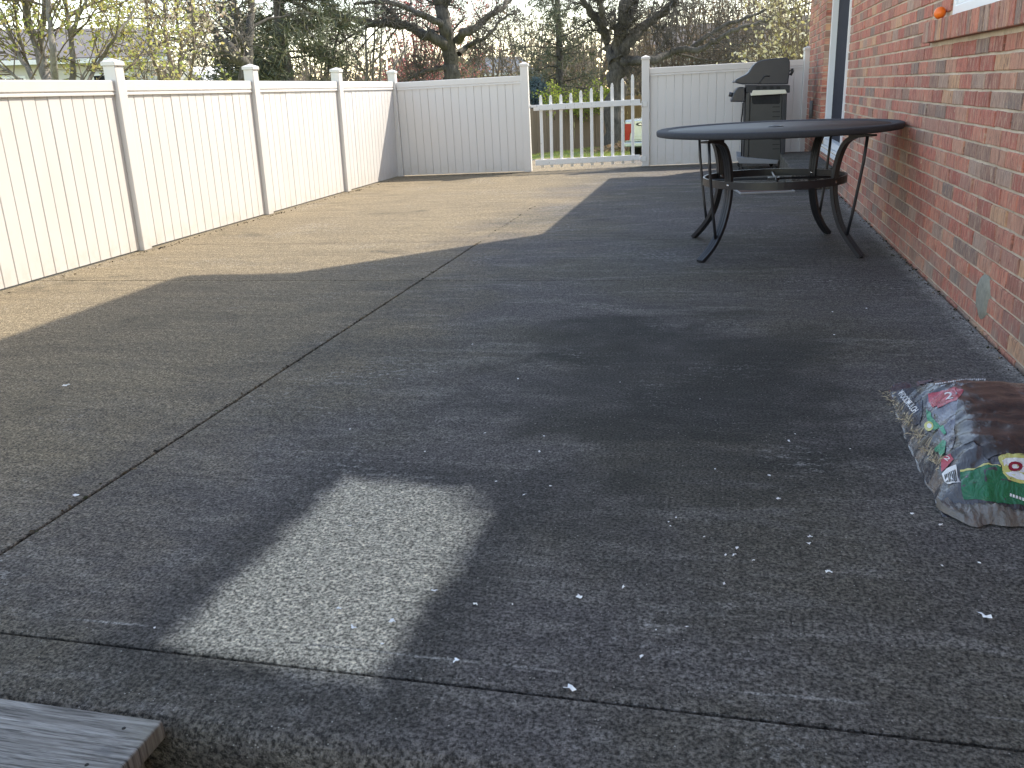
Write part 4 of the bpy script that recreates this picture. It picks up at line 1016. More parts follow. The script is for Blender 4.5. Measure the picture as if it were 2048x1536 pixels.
def unit(v): return v/(np.linalg.norm(v)+1e-9)
def grow(rs, out, start, d, L, r, lvl, mx, P, tips):
    n = P['seg'][lvl]; pts = [np.array(start)]; dd = unit(np.array(d, float)); dirs = [dd]
    for i in range(n-1):
        dd = unit(dd+rs.normal(size=3)*P['wob'][lvl]+np.array([0, 0, P['up'][lvl]])); pts.append(pts[-1]+dd*L/(n-1)); dirs.append(dd)
    rad = r*np.linspace(1, P.get('taper', 0.35) if lvl < mx else 0.4, n)
    out.append((np.array(pts), rad))
    if lvl >= mx: tips.append(np.array(pts)); return
    kids(rs, out, np.array(pts), dirs, rad, L, lvl, mx, P, tips)
def kids(rs, out, pts, dirs, rad, L, lvl, mx, P, tips, t0=None):
    n = len(pts); k = P['n'][lvl]; k = int(k+rs.random()) if isinstance(k, float) else k
    for _ in range(k):
        t = rs.uniform(P['t0'][lvl] if t0 is None else t0, 1.0)*(n-1); i = min(n-2, int(t)); f = t-i
        p = pts[i]*(1-f)+pts[i+1]*f; d = dirs[i]
        a = math.radians(rs.normal(P['ang'][lvl], 12)); perp = rs.normal(size=3); perp -= d*(perp @ d); perp = unit(perp)
        nd = d*math.cos(a)+perp*math.sin(a)
        r2 = max(P.get('rmin', 0.003), min(rad[i]*0.75, rad[i]*P['rr'][lvl])); L2 = L*P['lr'][lvl]*rs.uniform(0.55, 1.25)
        grow(rs, out, p, nd, L2, r2, lvl+1, mx, P, tips)
def limb(rs, out, tips, path, r0, r1, P, lvl, mx, L=None, smooth=4, t0=0.1):
    """a hand placed limb: smooth the control points, then sprout side branches along it"""
    C = [np.array(p, float) for p in path]; pts = []
    Q = [2*C[0]-C[1]]+C+[2*C[-1]-C[-2]]
    for i in range(1, len(Q)-2):
        for k in range(smooth):
            t = k/smooth; a, b_, c, d = Q[i-1:i+3]
            pts.append(0.5*((2*b_)+(c-a)*t+(2*a-5*b_+4*c-d)*t*t+(-a+3*b_-3*c+d)*t**3))
    pts.append(C[-1]); pts = np.array(pts); n = len(pts)
    pts[1:-1] += rs.normal(size=(n-2, 3))*r0*0.16
    rad = np.linspace(r0, r1, n)*(1+rs.normal(size=n)*0.03)
    out.append((pts, rad)); dirs = [unit(q) for q in np.gradient(pts, axis=0)]
    if L is None: L = float(np.linalg.norm(np.diff(pts, axis=0), axis=1).sum())
    if lvl is not None: kids(rs, out, pts, dirs, rad, L, lvl, mx, P, tips, t0)
    return pts
def make_tree(name, base, label, cat, trunk_br, twig_br, bark, leaf=None, leafmat=None, leafsize=0.05, seed=0, group=None, flat=0.0, elong=1.3, leafname='foliage', twigmat=None, wid=0.35):
    e = empty(name, (float(base[0]), float(base[1]), float(base[2])), label, cat, group)
    T = Matrix.Translation(-Vector(e.location))
    if trunk_br:
        me = tubes_mesh('trunk', trunk_br); me.transform(T); link('trunk', me, bark, e)
    if twig_br:
        me = tubes_mesh('branches', twig_br); me.transform(T); tag(link('branches', me, twigmat or bark, e), kind='stuff')
    if leaf is not None and len(leaf):
        me = leaves_mesh(leafname, leaf, leafsize, np.random.default_rng(seed), flat, elong, wid); me.transform(T); tag(link(leafname, me, leafmat, e), kind='stuff')
    return e
def split(out, thr): return [b_ for b_ in out if b_[1][0] >= thr], [b_ for b_ in out if b_[1][0] < thr]
def tipcloud(rs, tips, per, spread):
    ps = []
    for t in tips:
        n = int(per+rs.random()); 
        if n <= 0: continue
        i = rs.integers(0, len(t)-1, n); f = rs.random((n, 1)); q = t[i]*(1-f)+t[i+1]*f
        ps.append(q+rs.normal(size=(n, 3))*spread)
    return np.concatenate(ps) if ps else np.zeros((0, 3))
def gz_at(p): return terrain_z(float(p[0]), float(p[1]))
def pix(pts, dist, rs=None, jit=0.0):
    """picture points at a horizontal distance, with real spread in depth"""
    out = []; dd = dist
    for q in pts:
        out.append(far(q[0], q[1], dd))
        if rs is not None: dd = dd+rs.normal()*jit
    return out
TW = dict(seg=[7, 6, 5, 4], wob=[0.16, 0.2, 0.26, 0.3], up=[0.03, 0.02, 0.01, 0.0], n=[9, 6, 4, 0], t0=[0.1, 0.1, 0.15, 0], ang=[55, 48, 45, 40], rr=[0.42, 0.5, 0.6, 0.6], lr=[0.42, 0.5, 0.55, 0.5], rmin=0.004)

# ---- 1: budding multi-stemmed tree, left
def budding():
    rs = np.random.default_rng(11); out, tips = [], []; D = 13.0
    P = dict(TW, n=[11, 9, 5, 0], lr=[0.36, 0.5, 0.6, .5], ang=[42, 42, 42, 40], up=[0.06, 0.05, 0.03, 0], rmin=0.0045)
    stems = [([(112, 330), (100, 190), (88, 130), (66, 70), (50, 10), (38, -70), (30, -200)], .085, .03), ([(118, 330), (112, 200), (106, 100), (98, 30), (96, -60), (90, -180)], .05, .02),
             ([(108, 330), (92, 180), (84, 90), (85, 20), (88, -80)], .038, .012), ([(122, 330), (135, 200), (147, 140), (141, 60), (134, 10), (128, -120)], .05, .018),
             ([(141, 70), (158, 30), (174, -5), (190, -70)], .032, .012), ([(125, 330), (150, 220), (168, 150), (190, 120)], .03, .010), ([(130, 330), (170, 180), (205, 115), (230, 75), (253, 42), (275, 5)], .032, .010),
             ([(104, 330), (70, 170), (40, 115), (15, 60), (-20, 20)], .04, .012), ([(104, 330), (60, 190), (20, 145), (-30, 110)], .035, .010), ([(205, 165), (245, 145), (270, 125), (300, 100)], .02, .006), ([(100, 330), (75, 200), (55, 130), (35, 60), (28, -20)], .035, .012), ([(132, 330), (185, 200), (240, 165), (300, 140)], .025, .007)]
    for s, a, b_ in stems: limb(rs, out, tips, pix(s, D, rs, 0.22), a*1.0, b_, P, 1, 3, L=2.6, t0=0.35)
    L = tipcloud(rs, tips, 12.0, 0.045); base = far(112, 330, D); base[2] = gz_at(base)
    tr, tw = split(out, 0.022)
    make_tree('budding_tree', base, 'many stemmed tree with yellow green buds behind the left end of the white fence', 'tree', tr, tw, M['bark_grey'], L, M['bud'], 0.048, 1, leafname='buds', twigmat=M['bark_brown'])
budding()
# ---- 2: pale blossoming tree
def blossoming():
    rs = np.random.default_rng(12); out, tips = [], []; D = 15.5
    P = dict(TW, n=[9, 9, 5, 0], lr=[0.3, 0.5, 0.5, .5], ang=[22, 26, 35, 40], up=[0.15, 0.12, 0.06, 0], rmin=0.004)
    for s, a in [([(350, 300), (345, 160), (335, 90), (328, 20), (322, -80)], .05), ([(352, 300), (356, 170), (362, 90), (352, 20), (356, -90)], .04), ([(348, 300), (325, 180), (305, 110), (295, 40), (290, -20)], .035), ([(355, 300), (375, 180), (388, 110), (385, 50), (380, -30)], .03),
                 ([(355, 300), (385, 190), (405, 140), (415, 110)], .022), ([(345, 300), (310, 200), (285, 150), (270, 100)], .022)]:
        limb(rs, out, tips, pix(s, D, rs, 0.2), a, a*0.3, P, 1, 3, L=2.2, t0=0.3)
    L = tipcloud(rs, tips, 11, 0.05); base = far(350, 300, D); base[2] = gz_at(base); tr, tw = split(out, 0.018)
    make_tree('blossoming_tree', base, 'slender upright tree with pale pinkish blossom behind the second fence panel', 'tree', tr, tw, M['bark_brown'], L, M['blossom'], 0.048, 2, leafname='blossom')
blossoming()
# ---- 3: bare dark tree left of the conifer
def bare_left():
    rs = np.random.default_rng(13); out, tips = [], []; D = 21.0
    P = dict(TW, n=[12, 8, 5, 0], lr=[0.34, 0.5, 0.58, .5], rmin=0.006)
    limb(rs, out, tips, pix([(500, 330), (492, 160), (478, 118), (440, 75), (405, 40), (370, 20), (340, -20)], D, rs, .2), .16, .03, P, 0, 3, t0=0.3)
    limb(rs, out, tips, pix([(492, 160), (500, 60), (505, -20), (510, -160)], D, rs, .2), .12, .05, P, 0, 3, t0=0.2)
    limb(rs, out, tips, pix([(440, 75), (425, 55), (412, 25), (400, -10)], D, rs, .2), .05, .02, P, 1, 3)
    limb(rs, out, tips, pix([(478, 128), (455, 116), (430, 112), (405, 110)], D, rs, .2), .055, .02, P, 1, 3)
    limb(rs, out, tips, pix([(475, 100), (460, 55), (440, 20), (420, -10)], D, rs, .3), .05, .02, P, 1, 3)
    limb(rs, out, tips, pix([(485, 110), (480, 50), (465, 10), (455, -40)], D, rs, .3), .06, .02, P, 1, 3)
    base = far(500, 330, D); base[2] = gz_at(base); tr, tw = split(out, 0.035)
    make_tree('bare_tree', base, 'bare dark tree with arching limbs left of the pine', 'tree', tr, tw, M['bark_dark'])
bare_left()
# ---- 4: pine
def conifer(name, label, px, D, top, pxw, bark, leafmat, nb, nl, seed, lsize, droop=-0.15, low=0.05, mesh_leaf='needles'):
    rs = np.random.default_rng(seed); out = []; base = far(px, 300, D); base[2] = gz_at(base); H = top
    trunk = np.array([base+np.array([rs.normal()*0.05, rs.normal()*0.05, H*i/9]) for i in range(10)])
    out.append((trunk, np.linspace(H*0.016+0.03, 0.02, 10))); N = []
    Wd = pxw/FPX*D
    for i in range(nb):
        t = low+(1-low)*(i+rs.random())/nb; L = Wd*(1-t)**0.7*rs.uniform(0.55, 1.15)+0.15; az = rs.uniform(0, 6.283)
        p0 = base+np.array([0, 0, H*t]); d = np.array([math.cos(az), math.sin(az), rs.uniform(-0.05, 0.35)]); pts = [p0]
        for k in range(5): d = unit(d+np.array([0, 0, droop*0.4])+rs.normal(size=3)*0.12); pts.append(pts[-1]+d*L/5)
        pts = np.array(pts); out.append((pts, np.linspace(0.012+L*0.012, 0.006, 6)))
        for k in range(int(nl*L)):
            f = rs.uniform(0.25, 1.0)*5; j = min(4, int(f)); q = pts[j]+(pts[j+1]-pts[j])*(f-j)
            sp = rs.normal(size=3)*np.array([0.28, 0.28, 0.12])*min(1, L/1.6); q2 = q+sp
            m_ = 15; N.append(q2+rs.normal(size=(m_, 3))*0.10)
            if k % 2 == 0: out.append((np.array([q, (q+q2)/2+rs.normal(size=3)*0.02, q2]), np.array([0.008, 0.006, 0.004])))
    tr, tw = split(out, 0.05)
    return make_tree(name, base, label, 'tree', tr, tw, bark, np.concatenate(N), leafmat, lsize, seed, elong=2.0, leafname=mesh_leaf, wid=0.13)
conifer('pine_tree', 'dark green pine standing behind the middle of the left fence', 596, 23.0, 11.0, 175, M['bark_dark'], M['needle'], 85, 19, 21, 0.12)
conifer('pine_tree', 'smaller dark pine whose crown fills the gap left of the tall pine', 515, 25.0, 5.6, 110, M['bark_dark'], M['needle'], 55, 17, 22, 0.12)
conifer('pine_tree', 'thin gappy pine seen over the picket gate', 1122, 36.0, 10.5, 120, M['bark_dark'], M['needle'], 70, 9, 23, 0.12, -0.05, 0.12)
conifer('blue_spruce', 'small blue spruce behind the wooden fence left of the gate', 1078, 34.5, 2.6, 38, M['bark_brown'], M['spruce'], 60, 44, 24, 0.09, 0.05, 0.03)

# ---- 5: big bare tree A
def big_bare(name, label, D, trunk, limbs, seed, P):
    rs = np.random.default_rng(seed); out, tips = [], []
    limb(rs, out, tips, pix(trunk[0], D, rs, 0.1), trunk[1], trunk[2], P, 0, 3, t0=0.5, L=4.0)
    for pts, a, b_ in limbs: limb(rs, out, tips, pix(pts, D, rs, 0.35), a, b_, P, 0, 3, t0=0.12)
    base = far(*trunk[0][0], D); base[2] = gz_at(base); tr, tw = split(out, 0.05)
    e = make_tree(name, base, label, 'tree', tr, tw, M['bark_dark']); return e
PA = dict(TW, n=[17, 9, 6, 0], lr=[0.30, 0.55, 0.62, .5], ang=[52, 44, 40, 40], rr=[0.22, 0.40, 0.5, .6], up=[0.05, 0.03, 0.01, 0], wob=[.12, .17, .2, .24], rmin=0.0062)
big_bare('bare_tree', 'big bare tree with a long limb reaching left over the back fence corner', 25.0,
    ([(912, 300), (908, 200), (904, 150), (898, 100), (892, 55), (884, 20), (876, -30), (870, -160)], .245, .15),
    [([(893, 92), (862, 72), (834, 60), (800, 50), (770, 47), (737, 44), (700, 36), (672, 31), (635, 27), (605, 12), (575, 0)], .15, .05),
     ([(890, 52), (865, 38), (838, 27), (815, 16), (790, 8), (750, 4), (710, 8)], .10, .04), ([(800, 50), (790, 30), (772, 15), (750, -5)], .075, .03),
     ([(916, 80), (932, 64), (950, 56), (968, 40), (990, 24), (1012, 8), (1040, -20)], .125, .05), ([(918, 108), (935, 92), (952, 84), (975, 70), (1003, 40), (1030, 25)], .085, .02),
     ([(898, 132), (875, 137), (850, 142), (828, 152), (810, 165)], .08, .02), ([(885, 10), (900, -8), (915, -30), (940, -80)], .10, .05),
     ([(770, 47), (730, 55), (690, 80), (660, 100)], .05, .012), ([(700, 36), (680, 55), (672, 90), (660, 125)], .04, .01)], 31, PA)
big_bare('bare_tree', 'big bare tree with a forked trunk directly behind the picket gate', 31.5,
    ([(1226, 300), (1226, 230), (1230, 180), (1233, 130), (1238, 100), (1244, 60), (1250, 20), (1256, -40), (1260, -160)], .345, .16),
    [([(1228, 125), (1216, 90), (1205, 60), (1196, 40), (1180, 22), (1168, 5), (1150, -30)], .19, .09), ([(1204, 55), (1206, 30), (1200, 5), (1196, -50)], .13, .06),
     ([(1244, 105), (1262, 80), (1282, 60), (1306, 40), (1335, 18), (1352, 0), (1375, -40)], .20, .09), ([(1244, 70), (1256, 40), (1270, 12), (1280, -30)], .14, .07),
     ([(1245, 122), (1275, 122), (1305, 119), (1335, 110), (1352, 100), (1372, 98), (1400, 98), (1425, 84), (1450, 70), (1482, 55), (1520, 45), (1580, 20), (1640, 0)], .15, .03),
     ([(1380, 98), (1415, 72), (1450, 50), (1490, 38), (1540, 15), (1580, 0)], .085, .03), ([(1305, 50), (1322, 62), (1335, 82), (1352, 98)], .05, .03), ([(1228, 120), (1245, 110), (1262, 130), (1280, 145)], .03, .01),
     ([(1352, 106), (1400, 118), (1440, 122), (1490, 108)], .05, .012)], 32, PA)
# ---- 7: red budding tree, thin grey saplings, shrubs
def bushy(name, label, cat, px, D, stems, P, leafmat, lsize, per, spread, seed, bark, r0=0.05, L=2.0, group=None, leafname='foliage', thr=0.02, elong=1.3, jit=0.3):
    rs = np.random.default_rng(seed); out, tips = [], []
    for s in stems: limb(rs, out, tips, pix(s, D+rs.normal()*0.25, rs, jit), r0*rs.uniform(0.7, 1.2), r0*0.25, P, 1, 3, L=L, t0=0.15)
    Lf = tipcloud(rs, tips, per, spread) if per else None
    base = far(px, 300, D); base[2] = gz_at(base); tr, tw = split(out, thr)
    return make_tree(name, base, label, cat, tr, tw, bark, Lf, leafmat, lsize, seed, group, leafname=leafname, elong=elong)
def fan(px, n, spread, top, rs, bottom=300, lean=0.0):
    out = []
    for i in range(n):
        x1 = px+spread*(2*(i+rs.random())/n-1); y1 = top+rs.uniform(-12, 25)+abs(x1-px)*0.25
        out.append([(px+rs.normal()*3, bottom), (px+(x1-px)*0.35+rs.normal()*4, bottom*0.6+y1*0.4), (px+(x1-px)*0.75, bottom*0.25+y1*0.75), (x1+lean, y1)])
    return out
rs0 = np.random.default_rng(77)
PB = dict(TW, n=[12, 9, 4, 0], ang=[40, 40, 40, 40], up=[.06, .04, .02, 0], lr=[.35, .5, .55, .5], rmin=0.006)
bushy('budding_red_tree', 'reddish budding tree glowing behind the bare tree trunk at the back corner', 'tree', 835, 36, fan(835, 11, 85, 0, rs0)+fan(870, 5, 40, 60, rs0), PB, M['redbud'], 0.065, 15, 0.10, 41, M['bark_brown'], 0.06, 4.2, leafname='buds')
bushy('sapling', 'clump of thin straight grey stems behind the fence corner', 'tree', 748, 28, [[(735, 300), (734, 160), (731, 60), (728, -30)], [(744, 300), (746, 160), (749, 70), (752, -20)], [(757, 300), (760, 160), (762, 80), (766, 10)], [(750, 300), (740, 180), (715, 120), (700, 95)], [(750, 300), (770, 200), (790, 130), (805, 100)]],
      dict(PB, n=[9, 9, 4, 0]), None, 0.05, 0, 0, 42, M['bark_grey'], 0.055, 2.6, thr=0.018)
bushy('sapling', 'loose grey undergrowth between the pine and the fence corner', 'shrub', 690, 29.5, fan(690, 9, 60, 85, rs0), dict(PB, n=[9, 8, 4, 0]), M['olive'], 0.07, 0.35, 0.06, 43, M['bark_brown'], 0.04, 2.4, thr=0.018)
for i, (px, D, sp, top) in enumerate([(1105, 32.8, 24, 178), (1160, 33.0, 26, 186), (1208, 33.2, 26, 166)]):
    bushy('shrub', ['bright lime green shrub next to the blue spruce behind the wooden fence', 'low lime green shrub in the middle behind the wooden fence', 'tall lime green shrub against the forked tree trunk'][i], 'shrub', px, D,
          fan(px, 8, sp, top, rs0, 240), dict(PB, lr=[.3, .4, .5, .5], n=[8, 5, 3, 0]), M['lime'], 0.075, 7, 0.09, 50+i, M['bark_brown'], 0.03, 1.1, 'lime green shrubs behind the wooden fence')
# brown twiggy thicket right of the gate
for i, (px, D, sp, top) in enumerate([(1335, 36, 60, 10), (1410, 35, 70, -10), (1490, 36, 65, -15), (1545, 33.5, 45, 15)]):
    bushy('thicket', ['brown twiggy thicket just right of the forked tree', 'tangled brown thicket above the fence panel left of the grill', 'tangled brown thicket above the grill lid', 'grey brown thicket between the grill and the cream flowering shrub'][i], 'shrub', px, D,
          fan(px, 11, sp, top, rs0), dict(PB, n=[14, 11, 5, 0], ang=[45, 50, 50, 40], wob=[.2, .28, .34, .3], up=[.03, 0.01, -.02, 0], rmin=0.0085), M['tanleaf'], 0.09, 1.3, 0.08, 60+i, M['bark_brown'], 0.06, 3.8, 'brown thickets behind the fence', thr=0.02)
bushy('flowering_shrub', 'cream flowering shrub beside the corner of the brick house', 'shrub', 1590, 19, fan(1592, 13, 42, -10, rs0)+fan(1568, 8, 40, 75, rs0), dict(PB, n=[10, 8, 4, 0], up=[.05, .02, 0, 0]), M['cream_flower'], 0.075, 3.4, 0.05, 70, M['bark_brown'], 0.035, 1.9, leafname='flowers')
# trees with dry tan or olive foliage farther back
for i, (px, D, sp, top, mt_, lb) in enumerate([(985, 42, 75, 55, 'tanleaf', 'tan brown tree seen between the two big bare trees'), (1060, 46, 60, 30, 'olive', 'olive brown tree left behind the thin pine'), (1180, 47, 60, 10, 'olive', 'olive green tree behind the forked tree, left side'),
                                          (1290, 44, 55, 40, 'tanleaf', 'tan tree behind the forked tree, right side'), (640, 44, 60, 40, 'olive', 'dull olive tree filling the gap right of the pine'), (450, 46, 60, 90, 'olive', 'low dull olive tree left behind the pine'),
                                          (930, 50, 45, 90, 'olive', 'low olive tree right of the trunk at the back corner'), (1440, 40, 80, 0, 'tanleaf', 'tall tan tree behind the brown thickets'), (1110, 43, 50, 110, 'tanleaf', 'low tan tree behind the picket gate')]):
    bushy('background_tree', lb, 'tree', px, D, fan(px, 9, sp, top, rs0), dict(PB, n=[12, 9, 4, 0], rmin=0.009), M[mt_], 0.12, 2.4, 0.12, 80+i, M['bark_brown'], 0.07, 4.6, 'trees in the next gardens')
# far wood reading as one mass
rsw = np.random.default_rng(5); pos = []; brs = []
for i in range(150):
    az = math.radians(rsw.uniform(-46, 20)); D = rsw.uniform(75, 110); cx, cy = D*math.sin(az), D*math.cos(az); Hh = rsw.uniform(4.0, 7.5); wd = rsw.uniform(2.0, 4.0)
    n = 420; r = rsw.normal(size=(n, 3))*np.array([wd*0.5, wd*0.5, Hh*0.25]); q = np.array([cx, cy, -1.4+Hh*0.55])+r; pos.append(q)
    for k in range(9):
        a = np.array([cx, cy, -1.5])+rsw.normal(size=3)*np.array([.5, .5, 0]); e_ = np.array([cx+rsw.normal()*wd*0.6, cy+rsw.normal()*wd*0.6, -1.4+Hh*rsw.uniform(.7, 1.2)])
        brs.append((np.array([a, (a+e_)/2+rsw.normal(size=3)*.2, e_]), np.array([.09, .06, .02])))
wo_ = link('far_wood', leaves_mesh('far_wood', np.concatenate(pos), 0.42, rsw, 0.0, 1.5), M['wood_far']); tag(wo_, kind='stuff', label='brown and olive mass of far trees on the horizon')
link('stems', tubes_mesh('stems', brs), M['bark_brown'], wo_)

# ---- brown wooden fence beyond the gate
def plank_fence(name, label, a, b_, h, mat, w=0.14):
    d = (b_-a)[:2]; L = float(np.hypot(*d)); n = int(L/w); e = empty(name, (a[0], a[1], min(gz_at(a), gz_at(b_))), label, 'fence', rz=math.atan2(d[1], d[0]))
    mb = MB(); mb.prism([(-w/2+.004, 0), (w/2-.004, 0), (w/2-.004, h-.03), (w/2-.03, h), (-w/2+.03, h), (-w/2+.004, h-.03)], -0.01, 0.01, 'y'); me = mb.mesh('board'); me.materials.append(mat)
    r = random.Random(int(a[0]*10))
    for i in range(n): link('board', me, None, e, (w*(i+.5), r.gauss(0, .004), r.gauss(0, .012)), (r.gauss(0, .006), r.gauss(0, .006), 0))
    for zz in (0.25, h*0.5, h-0.25): MB().box(0, L, 0.012, 0.05, zz-.045, zz+.045).build('rail', mat, e)
    for i in range(int(L/2.4)+1): MB().box(i*2.4-.045, i*2.4+.045, 0.052, 0.14, -0.3, h-0.05).build('post', mat, e)
    return e
def at_base(px, py):      # where the picture point meets the yard surface
    d = ray(px, py); t_ = 5.0
    while t_ < 200:
        p = CAM+d*t_
        if p[2] < gz_at(p): return p
        t_ += 0.05
    return CAM+d*60
pa, pb = far(1010, 300, 31.5), far(1243, 280, 34.6)
plank_fence('plank_fence', 'brown weathered plank fence across the yard beyond the picket gate', pa, pb, 1.66, M['cedar'])
pc_, pd = far(1243, 278, 34.7), far(1420, 250, 33.0)
plank_fence('plank_fence', 'tan plank fence right of the forked tree above the parked pickup', pc_, pd, 1.86, M['tan_wood'])
# ---- grass blades and the pile of dry leaves round the trunk
rg = np.random.default_rng(3); n = 26000; gx = rg.uniform(-4.6, 1.2, n); gy = 16.5+rg.random(n)**0.8*17; gx = gx*gy/20.0
gzv = np.array([terrain_z(x, y) for x, y in zip(gx, gy)]); hgt = rg.uniform(.03, .085, n); az = rg.uniform(0, 6.28, n); w_ = 0.009
keep = rg.random(n) < 0.95
b0 = np.stack([gx-w_*np.cos(az), gy-w_*np.sin(az), gzv-.005], 1); b1 = np.stack([gx+w_*np.cos(az), gy+w_*np.sin(az), gzv-.005], 1); tp = np.stack([gx+rg.normal(size=n)*.03, gy+rg.normal(size=n)*.03, gzv+hgt+.03], 1)
tag(link('grass', np_mesh('grass', np.stack([b0, b1, tp], 1).reshape(-1, 3), np.arange(3*n).reshape(n, 3)), M['grass']), kind='stuff', label='short spring grass in the yard beyond the gate')
pt = far(1238, 290, 30.2); nl_ = 900; r = np.abs(rg.normal(size=nl_))*0.8; a = rg.uniform(0, 6.28, nl_)
lp = np.stack([pt[0]+r*np.cos(a), pt[1]+r*np.sin(a), gz_at(pt)+.02+np.maximum(0, .30-r*.2)*rg.random(nl_)], 1)
tag(link('dry_leaves', leaves_mesh('dry_leaves', lp, .12, rg), M['tanleaf']), kind='stuff', label='pale dry leaves heaped round the foot of the forked tree')

# ---- parked pickup seen from behind through the gate
pk = far(1290, 300, 24.8); pkz = gz_at(pk)
a_ = math.atan2(pk[0], pk[1])
truck = empty('pickup_truck', (0, 0, 0), 'parked silver pickup with a red tail light, half hidden behind the gate post', 'pickup')
M['car_paint'] = simple('silver_paint', (0.50, 0.54, 0.53), 0.22, 0.35, var=0.03, coat=0.6); M['lamp_red'] = simple('red_lens', (0.34, 0.006, 0.010), 0.15, var=0.1)
M['tyre'] = simple('tyre', (0.014, 0.014, 0.015), 0.85); M['black_trim'] = simple('black_trim', (0.015, 0.015, 0.017), 0.5)
def tp_(mb, name, mat, parent=truck, bev=0.02):
    o = mb.build(name, mat, parent)
    if bev: bevel(o, bev, 3)
    return o
# local: x across (left lamp at negative x), y forward (away from camera), z up
mb = MB(); mb.prism([(0.0, .52), (0.0, 1.06), (0.03, 1.10), (1.75, 1.10), (1.75, .42), (1.25, .42), (1.1, .62), (.92, .72), (.70, .72), (.52, .62), (.38, .45), (.1, .45)], -.97, .97, 'x')
bed = tp_(mb, 'bed', M['car_paint'], bev=0.03)
mb = MB(); mb.prism([(1.755, .42), (1.755, 1.12), (1.9, 1.80), (2.15, 1.86), (3.3, 1.86), (3.95, 1.16), (5.3, 1.08), (5.55, .95), (5.6, .45), (5.0, .45), (4.85, .65), (4.65, .74), (4.4, .74), (4.2, .65), (4.05, .42)], -.96, .96, 'x')
cab = tp_(mb, 'cab', M['car_paint'], bev=0.05)
tp_(MB().box(-.70, .70, 1.80, 1.85, 1.22, 1.72), 'rear_window', M['dark_glass'], cab, 0.01).rotation_euler = (math.radians(-6), 0, 0)
gate_ = tp_(MB().box(-.76, .76, -.035, -.003, .58, 1.08), 'tailgate', M['car_paint'], bev=0.012)
tp_(MB().box(-.74, .74, -.045, -.036, .655, .70), 'tailgate_trim', M['car_paint'], gate_, 0.004)
tp_(MB().prism([(0.22*math.cos(t*math.pi/12)*0.55-0.53, 0.98+0.045*math.sin(t*math.pi/12)) for t in range(24)], -.05, -.036), 'emblem', M['black_trim'], gate_, 0.003)
tp_(MB().prism([(0.09*math.cos(t*math.pi/12)*0.55-0.53, 0.98+0.022*math.sin(t*math.pi/12)) for t in range(24)], -.055, -.051), 'emblem', M['chrome'], gate_, 0.002)
for s in (-1, 1):
    pts = [(s*.965, .56), (s*.965, 1.00), (s*.77, 1.00), (s*.77, .80), (s*.82, .74), (s*.84, .56)]
    tp_(MB().prism(pts, -.04, .08), 'tail_light', M['lamp_red'], bev=0.012)
tp_(MB().box(-.97, .97, -.16, -.042, .40, .515), 'bumper', M['car_paint'], bev=0.025)
tp_(MB().box(-.5, .5, -.10, .2, .26, .39), 'hitch', M['black_trim'], bev=0.01)
tp_(MB().box(-.86, .86, .1, 5.3, .34, .41), 'chassis', M['black_trim'], bev=0.01)
for (x, y) in ((-.84, .82), (.84, .82), (-.84, 4.53), (.84, 4.53)):
    w_ = tp_(MB().tube([(x-.13, y, .37), (x-.10, y, .37), (x+.10, y, .37), (x+.13, y, .37)], [.33, .37, .37, .33], 28), 'wheel', M['tyre'], bev=0)
    s = 1 if x > 0 else -1; tp_(MB().tube([(x+s*.132, y, .37), (x+s*.145, y, .37)], .22, 20), 'rim', M['chrome'], w_, 0.01)
mb = MB(); mb.box(-.4, .6, .3, 1.5, .9, 1.28); tp_(mb, 'toolbox', M['black_trim'], bed, 0.03)
ll = far(1249.5, 300, 24.6)
truck.rotation_euler = (0, 0, math.radians(-9)); v = Matrix.Rotation(math.radians(-9), 3, 'Z') @ Vector((-.97, -.04, 0))
truck.location = (ll[0]-v.x, ll[1]-v.y, gz_at(ll)-0.0)

# ---- neighbouring houses
def gable_house(name, label, c, rz, L, Wd, he, hr, wallm, roofm, wins, ov=.35):
    e = empty(name, (c[0], c[1], c[2]), label, 'house', rz=rz)
    mb = MB(); mb.prism([(-Wd/2, -.5), (Wd/2, -.5), (Wd/2, he), (0, hr), (-Wd/2, he)], -L/2, L/2, 'x'); mb.build('wall', wallm, e)
    k = (hr-he)/(Wd/2); q = Wd/2+ov
    mb = MB()
    for s in (-1, 1): mb.prism([(0, hr+.02), (s*q, he-k*ov+.02), (s*q, he-k*ov+.16), (0, hr+.19)], -L/2-ov, L/2+ov, 'x')
    r = mb.build('roof', roofm, e)
    # courses of shingles as real steps
    for s in (-1, 1): MB().box(-L/2-ov, L/2+ov, s*q-.06 if s > 0 else -q-.06, s*q+.06 if s > 0 else -q+.06, he-k*ov-.02, he-k*ov+.12).build('gutter', M['gutter'], r)
    mb = MB()
    for i in range(int((hr)/0.2)):
        zz = i*.2
        wz = Wd/2 if zz < he else max(0.05, (hr-zz)/k); wz2 = wz-.02
        for s in (-1, 1): mb.prism([(-wz2, zz), (wz2, zz), (wz2-.0, zz+.012), (-wz2, zz+.012)], s*(L/2+.004) - .003, s*(L/2+.004)+.006, 'x')
    mb.build('siding', wallm, e)
    for (x, z0, w, h) in wins:
        wf = MB().box(x-w/2-.07, x+w/2+.07, -Wd/2-.05, -Wd/2-.004, z0-.07, z0+h+.07).build('window', M['gutter'], e)
        MB().box(x-w/2, x+w/2, -Wd/2-.062, -Wd/2-.051, z0, z0+h).build('pane', M['dark_glass'], wf)
        MB().box(x-.02, x+.02, -Wd/2-.07, -Wd/2-.063, z0, z0+h).build('mullion', M['gutter'], wf)
    return e
pv = far(345, 300, 33.0); pw_ = far(-180, 300, 33.0)
d = (pv-pw_)[:2]; Lh = float(np.hypot(*d)); rz = math.atan2(d[1], d[0])
nrm = np.array([-d[1], d[0]])/Lh; Wd = 8.0; cen = (pv+pw_)[:2]/2+nrm*Wd/2
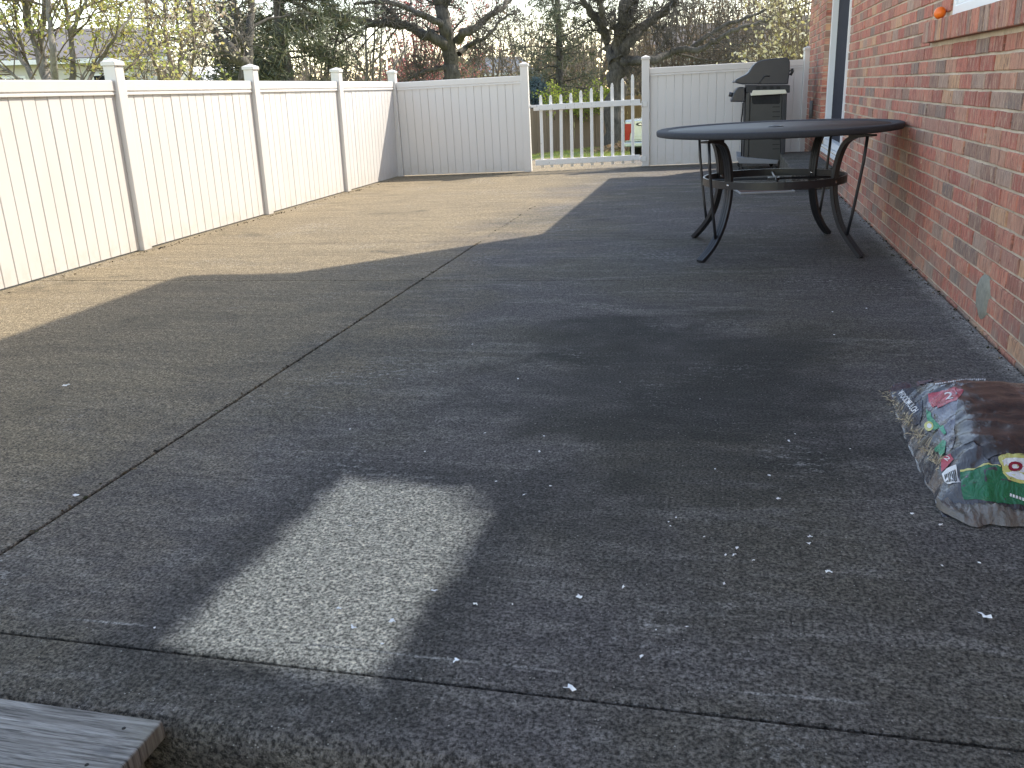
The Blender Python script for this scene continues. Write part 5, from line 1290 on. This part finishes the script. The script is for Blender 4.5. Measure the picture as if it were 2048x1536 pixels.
gable_house('neighbor_house', 'pale single storey house with a grey roof seen through the budding tree', (cen[0], cen[1], -1.3), rz, Lh, Wd, 4.05, 5.15, M['siding'], M['shingle'], [(Lh/2-1.55, 2.4, 1.0, 1.15), (Lh/2-4.6, 2.4, 1.0, 1.15), (Lh/2-8, 2.4, 1.0, 1.15)])
q = far(1000, 300, 62); M['yellow_siding'] = simple('yellow_siding', (0.55, 0.43, 0.20), 0.8); M['blue_shingle'] = simple('blue_grey_shingles', (0.11, 0.125, 0.15), 0.9)
gable_house('neighbor_house', 'distant yellow house with a blue grey roof left of the picket gate', (q[0], q[1], -1.5), math.radians(40), 3.2, 3.6, 3.9, 4.75, M['yellow_siding'], M['blue_shingle'], [(0, 1.5, .9, 1.0)])
q = far(1545, 300, 44)
gable_house('neighbor_house', 'grey roofed house behind the brown thickets on the right', (q[0]-1, q[1]+3, -1.3), math.radians(-12), 9, 6, 4.0, 5.0, M['siding'], M['shingle'], [(0, 2, 1, 1.2)])
q = far(458, 300, 40)
gable_house('garden_shed', 'small white gabled shed peeking over the left fence', (q[0], q[1], -1.5), math.radians(80), 2.5, 2.4, 3.1, 4.0, M['siding'], M['gutter'], [])

# ---- crumbs of dirt and dry bits gathered in the corners
rd = np.random.default_rng(8); pts = []
n = 420; yy = rd.uniform(1.3, 9.5, n); pts.append(np.stack([HW-0.004-np.abs(rd.normal(size=n))*0.02, yy, np.full(n, 0.004)], 1))
n = 260; yy = rd.uniform(3.0, 11.2, n); pts.append(np.stack([FX+0.055+np.abs(rd.normal(size=n))*0.03, yy, np.full(n, 0.004)], 1))
for yc in (5.735, 7.685, 9.6):
    n = 26; pts.append(np.stack([FX+0.075+np.abs(rd.normal(size=n))*0.03, yc+0.06+rd.normal(size=n)*0.05, np.full(n, 0.006)], 1))
n = 120; pts.append(np.stack([rd.uniform(-3.9, -2.7, n), 11.30-np.abs(rd.normal(size=n))*0.02, np.full(n, 0.004)], 1))
n = 160; pts.append(np.stack([JX+rd.normal(size=n)*0.008, rd.uniform(1.3, 8.0, n), np.full(n, 0.001)], 1))
tag(link('debris', leaves_mesh('debris', np.concatenate(pts), 0.012, rd, 0.6, 1.4), M['debris']), kind='stuff', label='crumbs of dirt and dry plant bits in the corners of the patio')
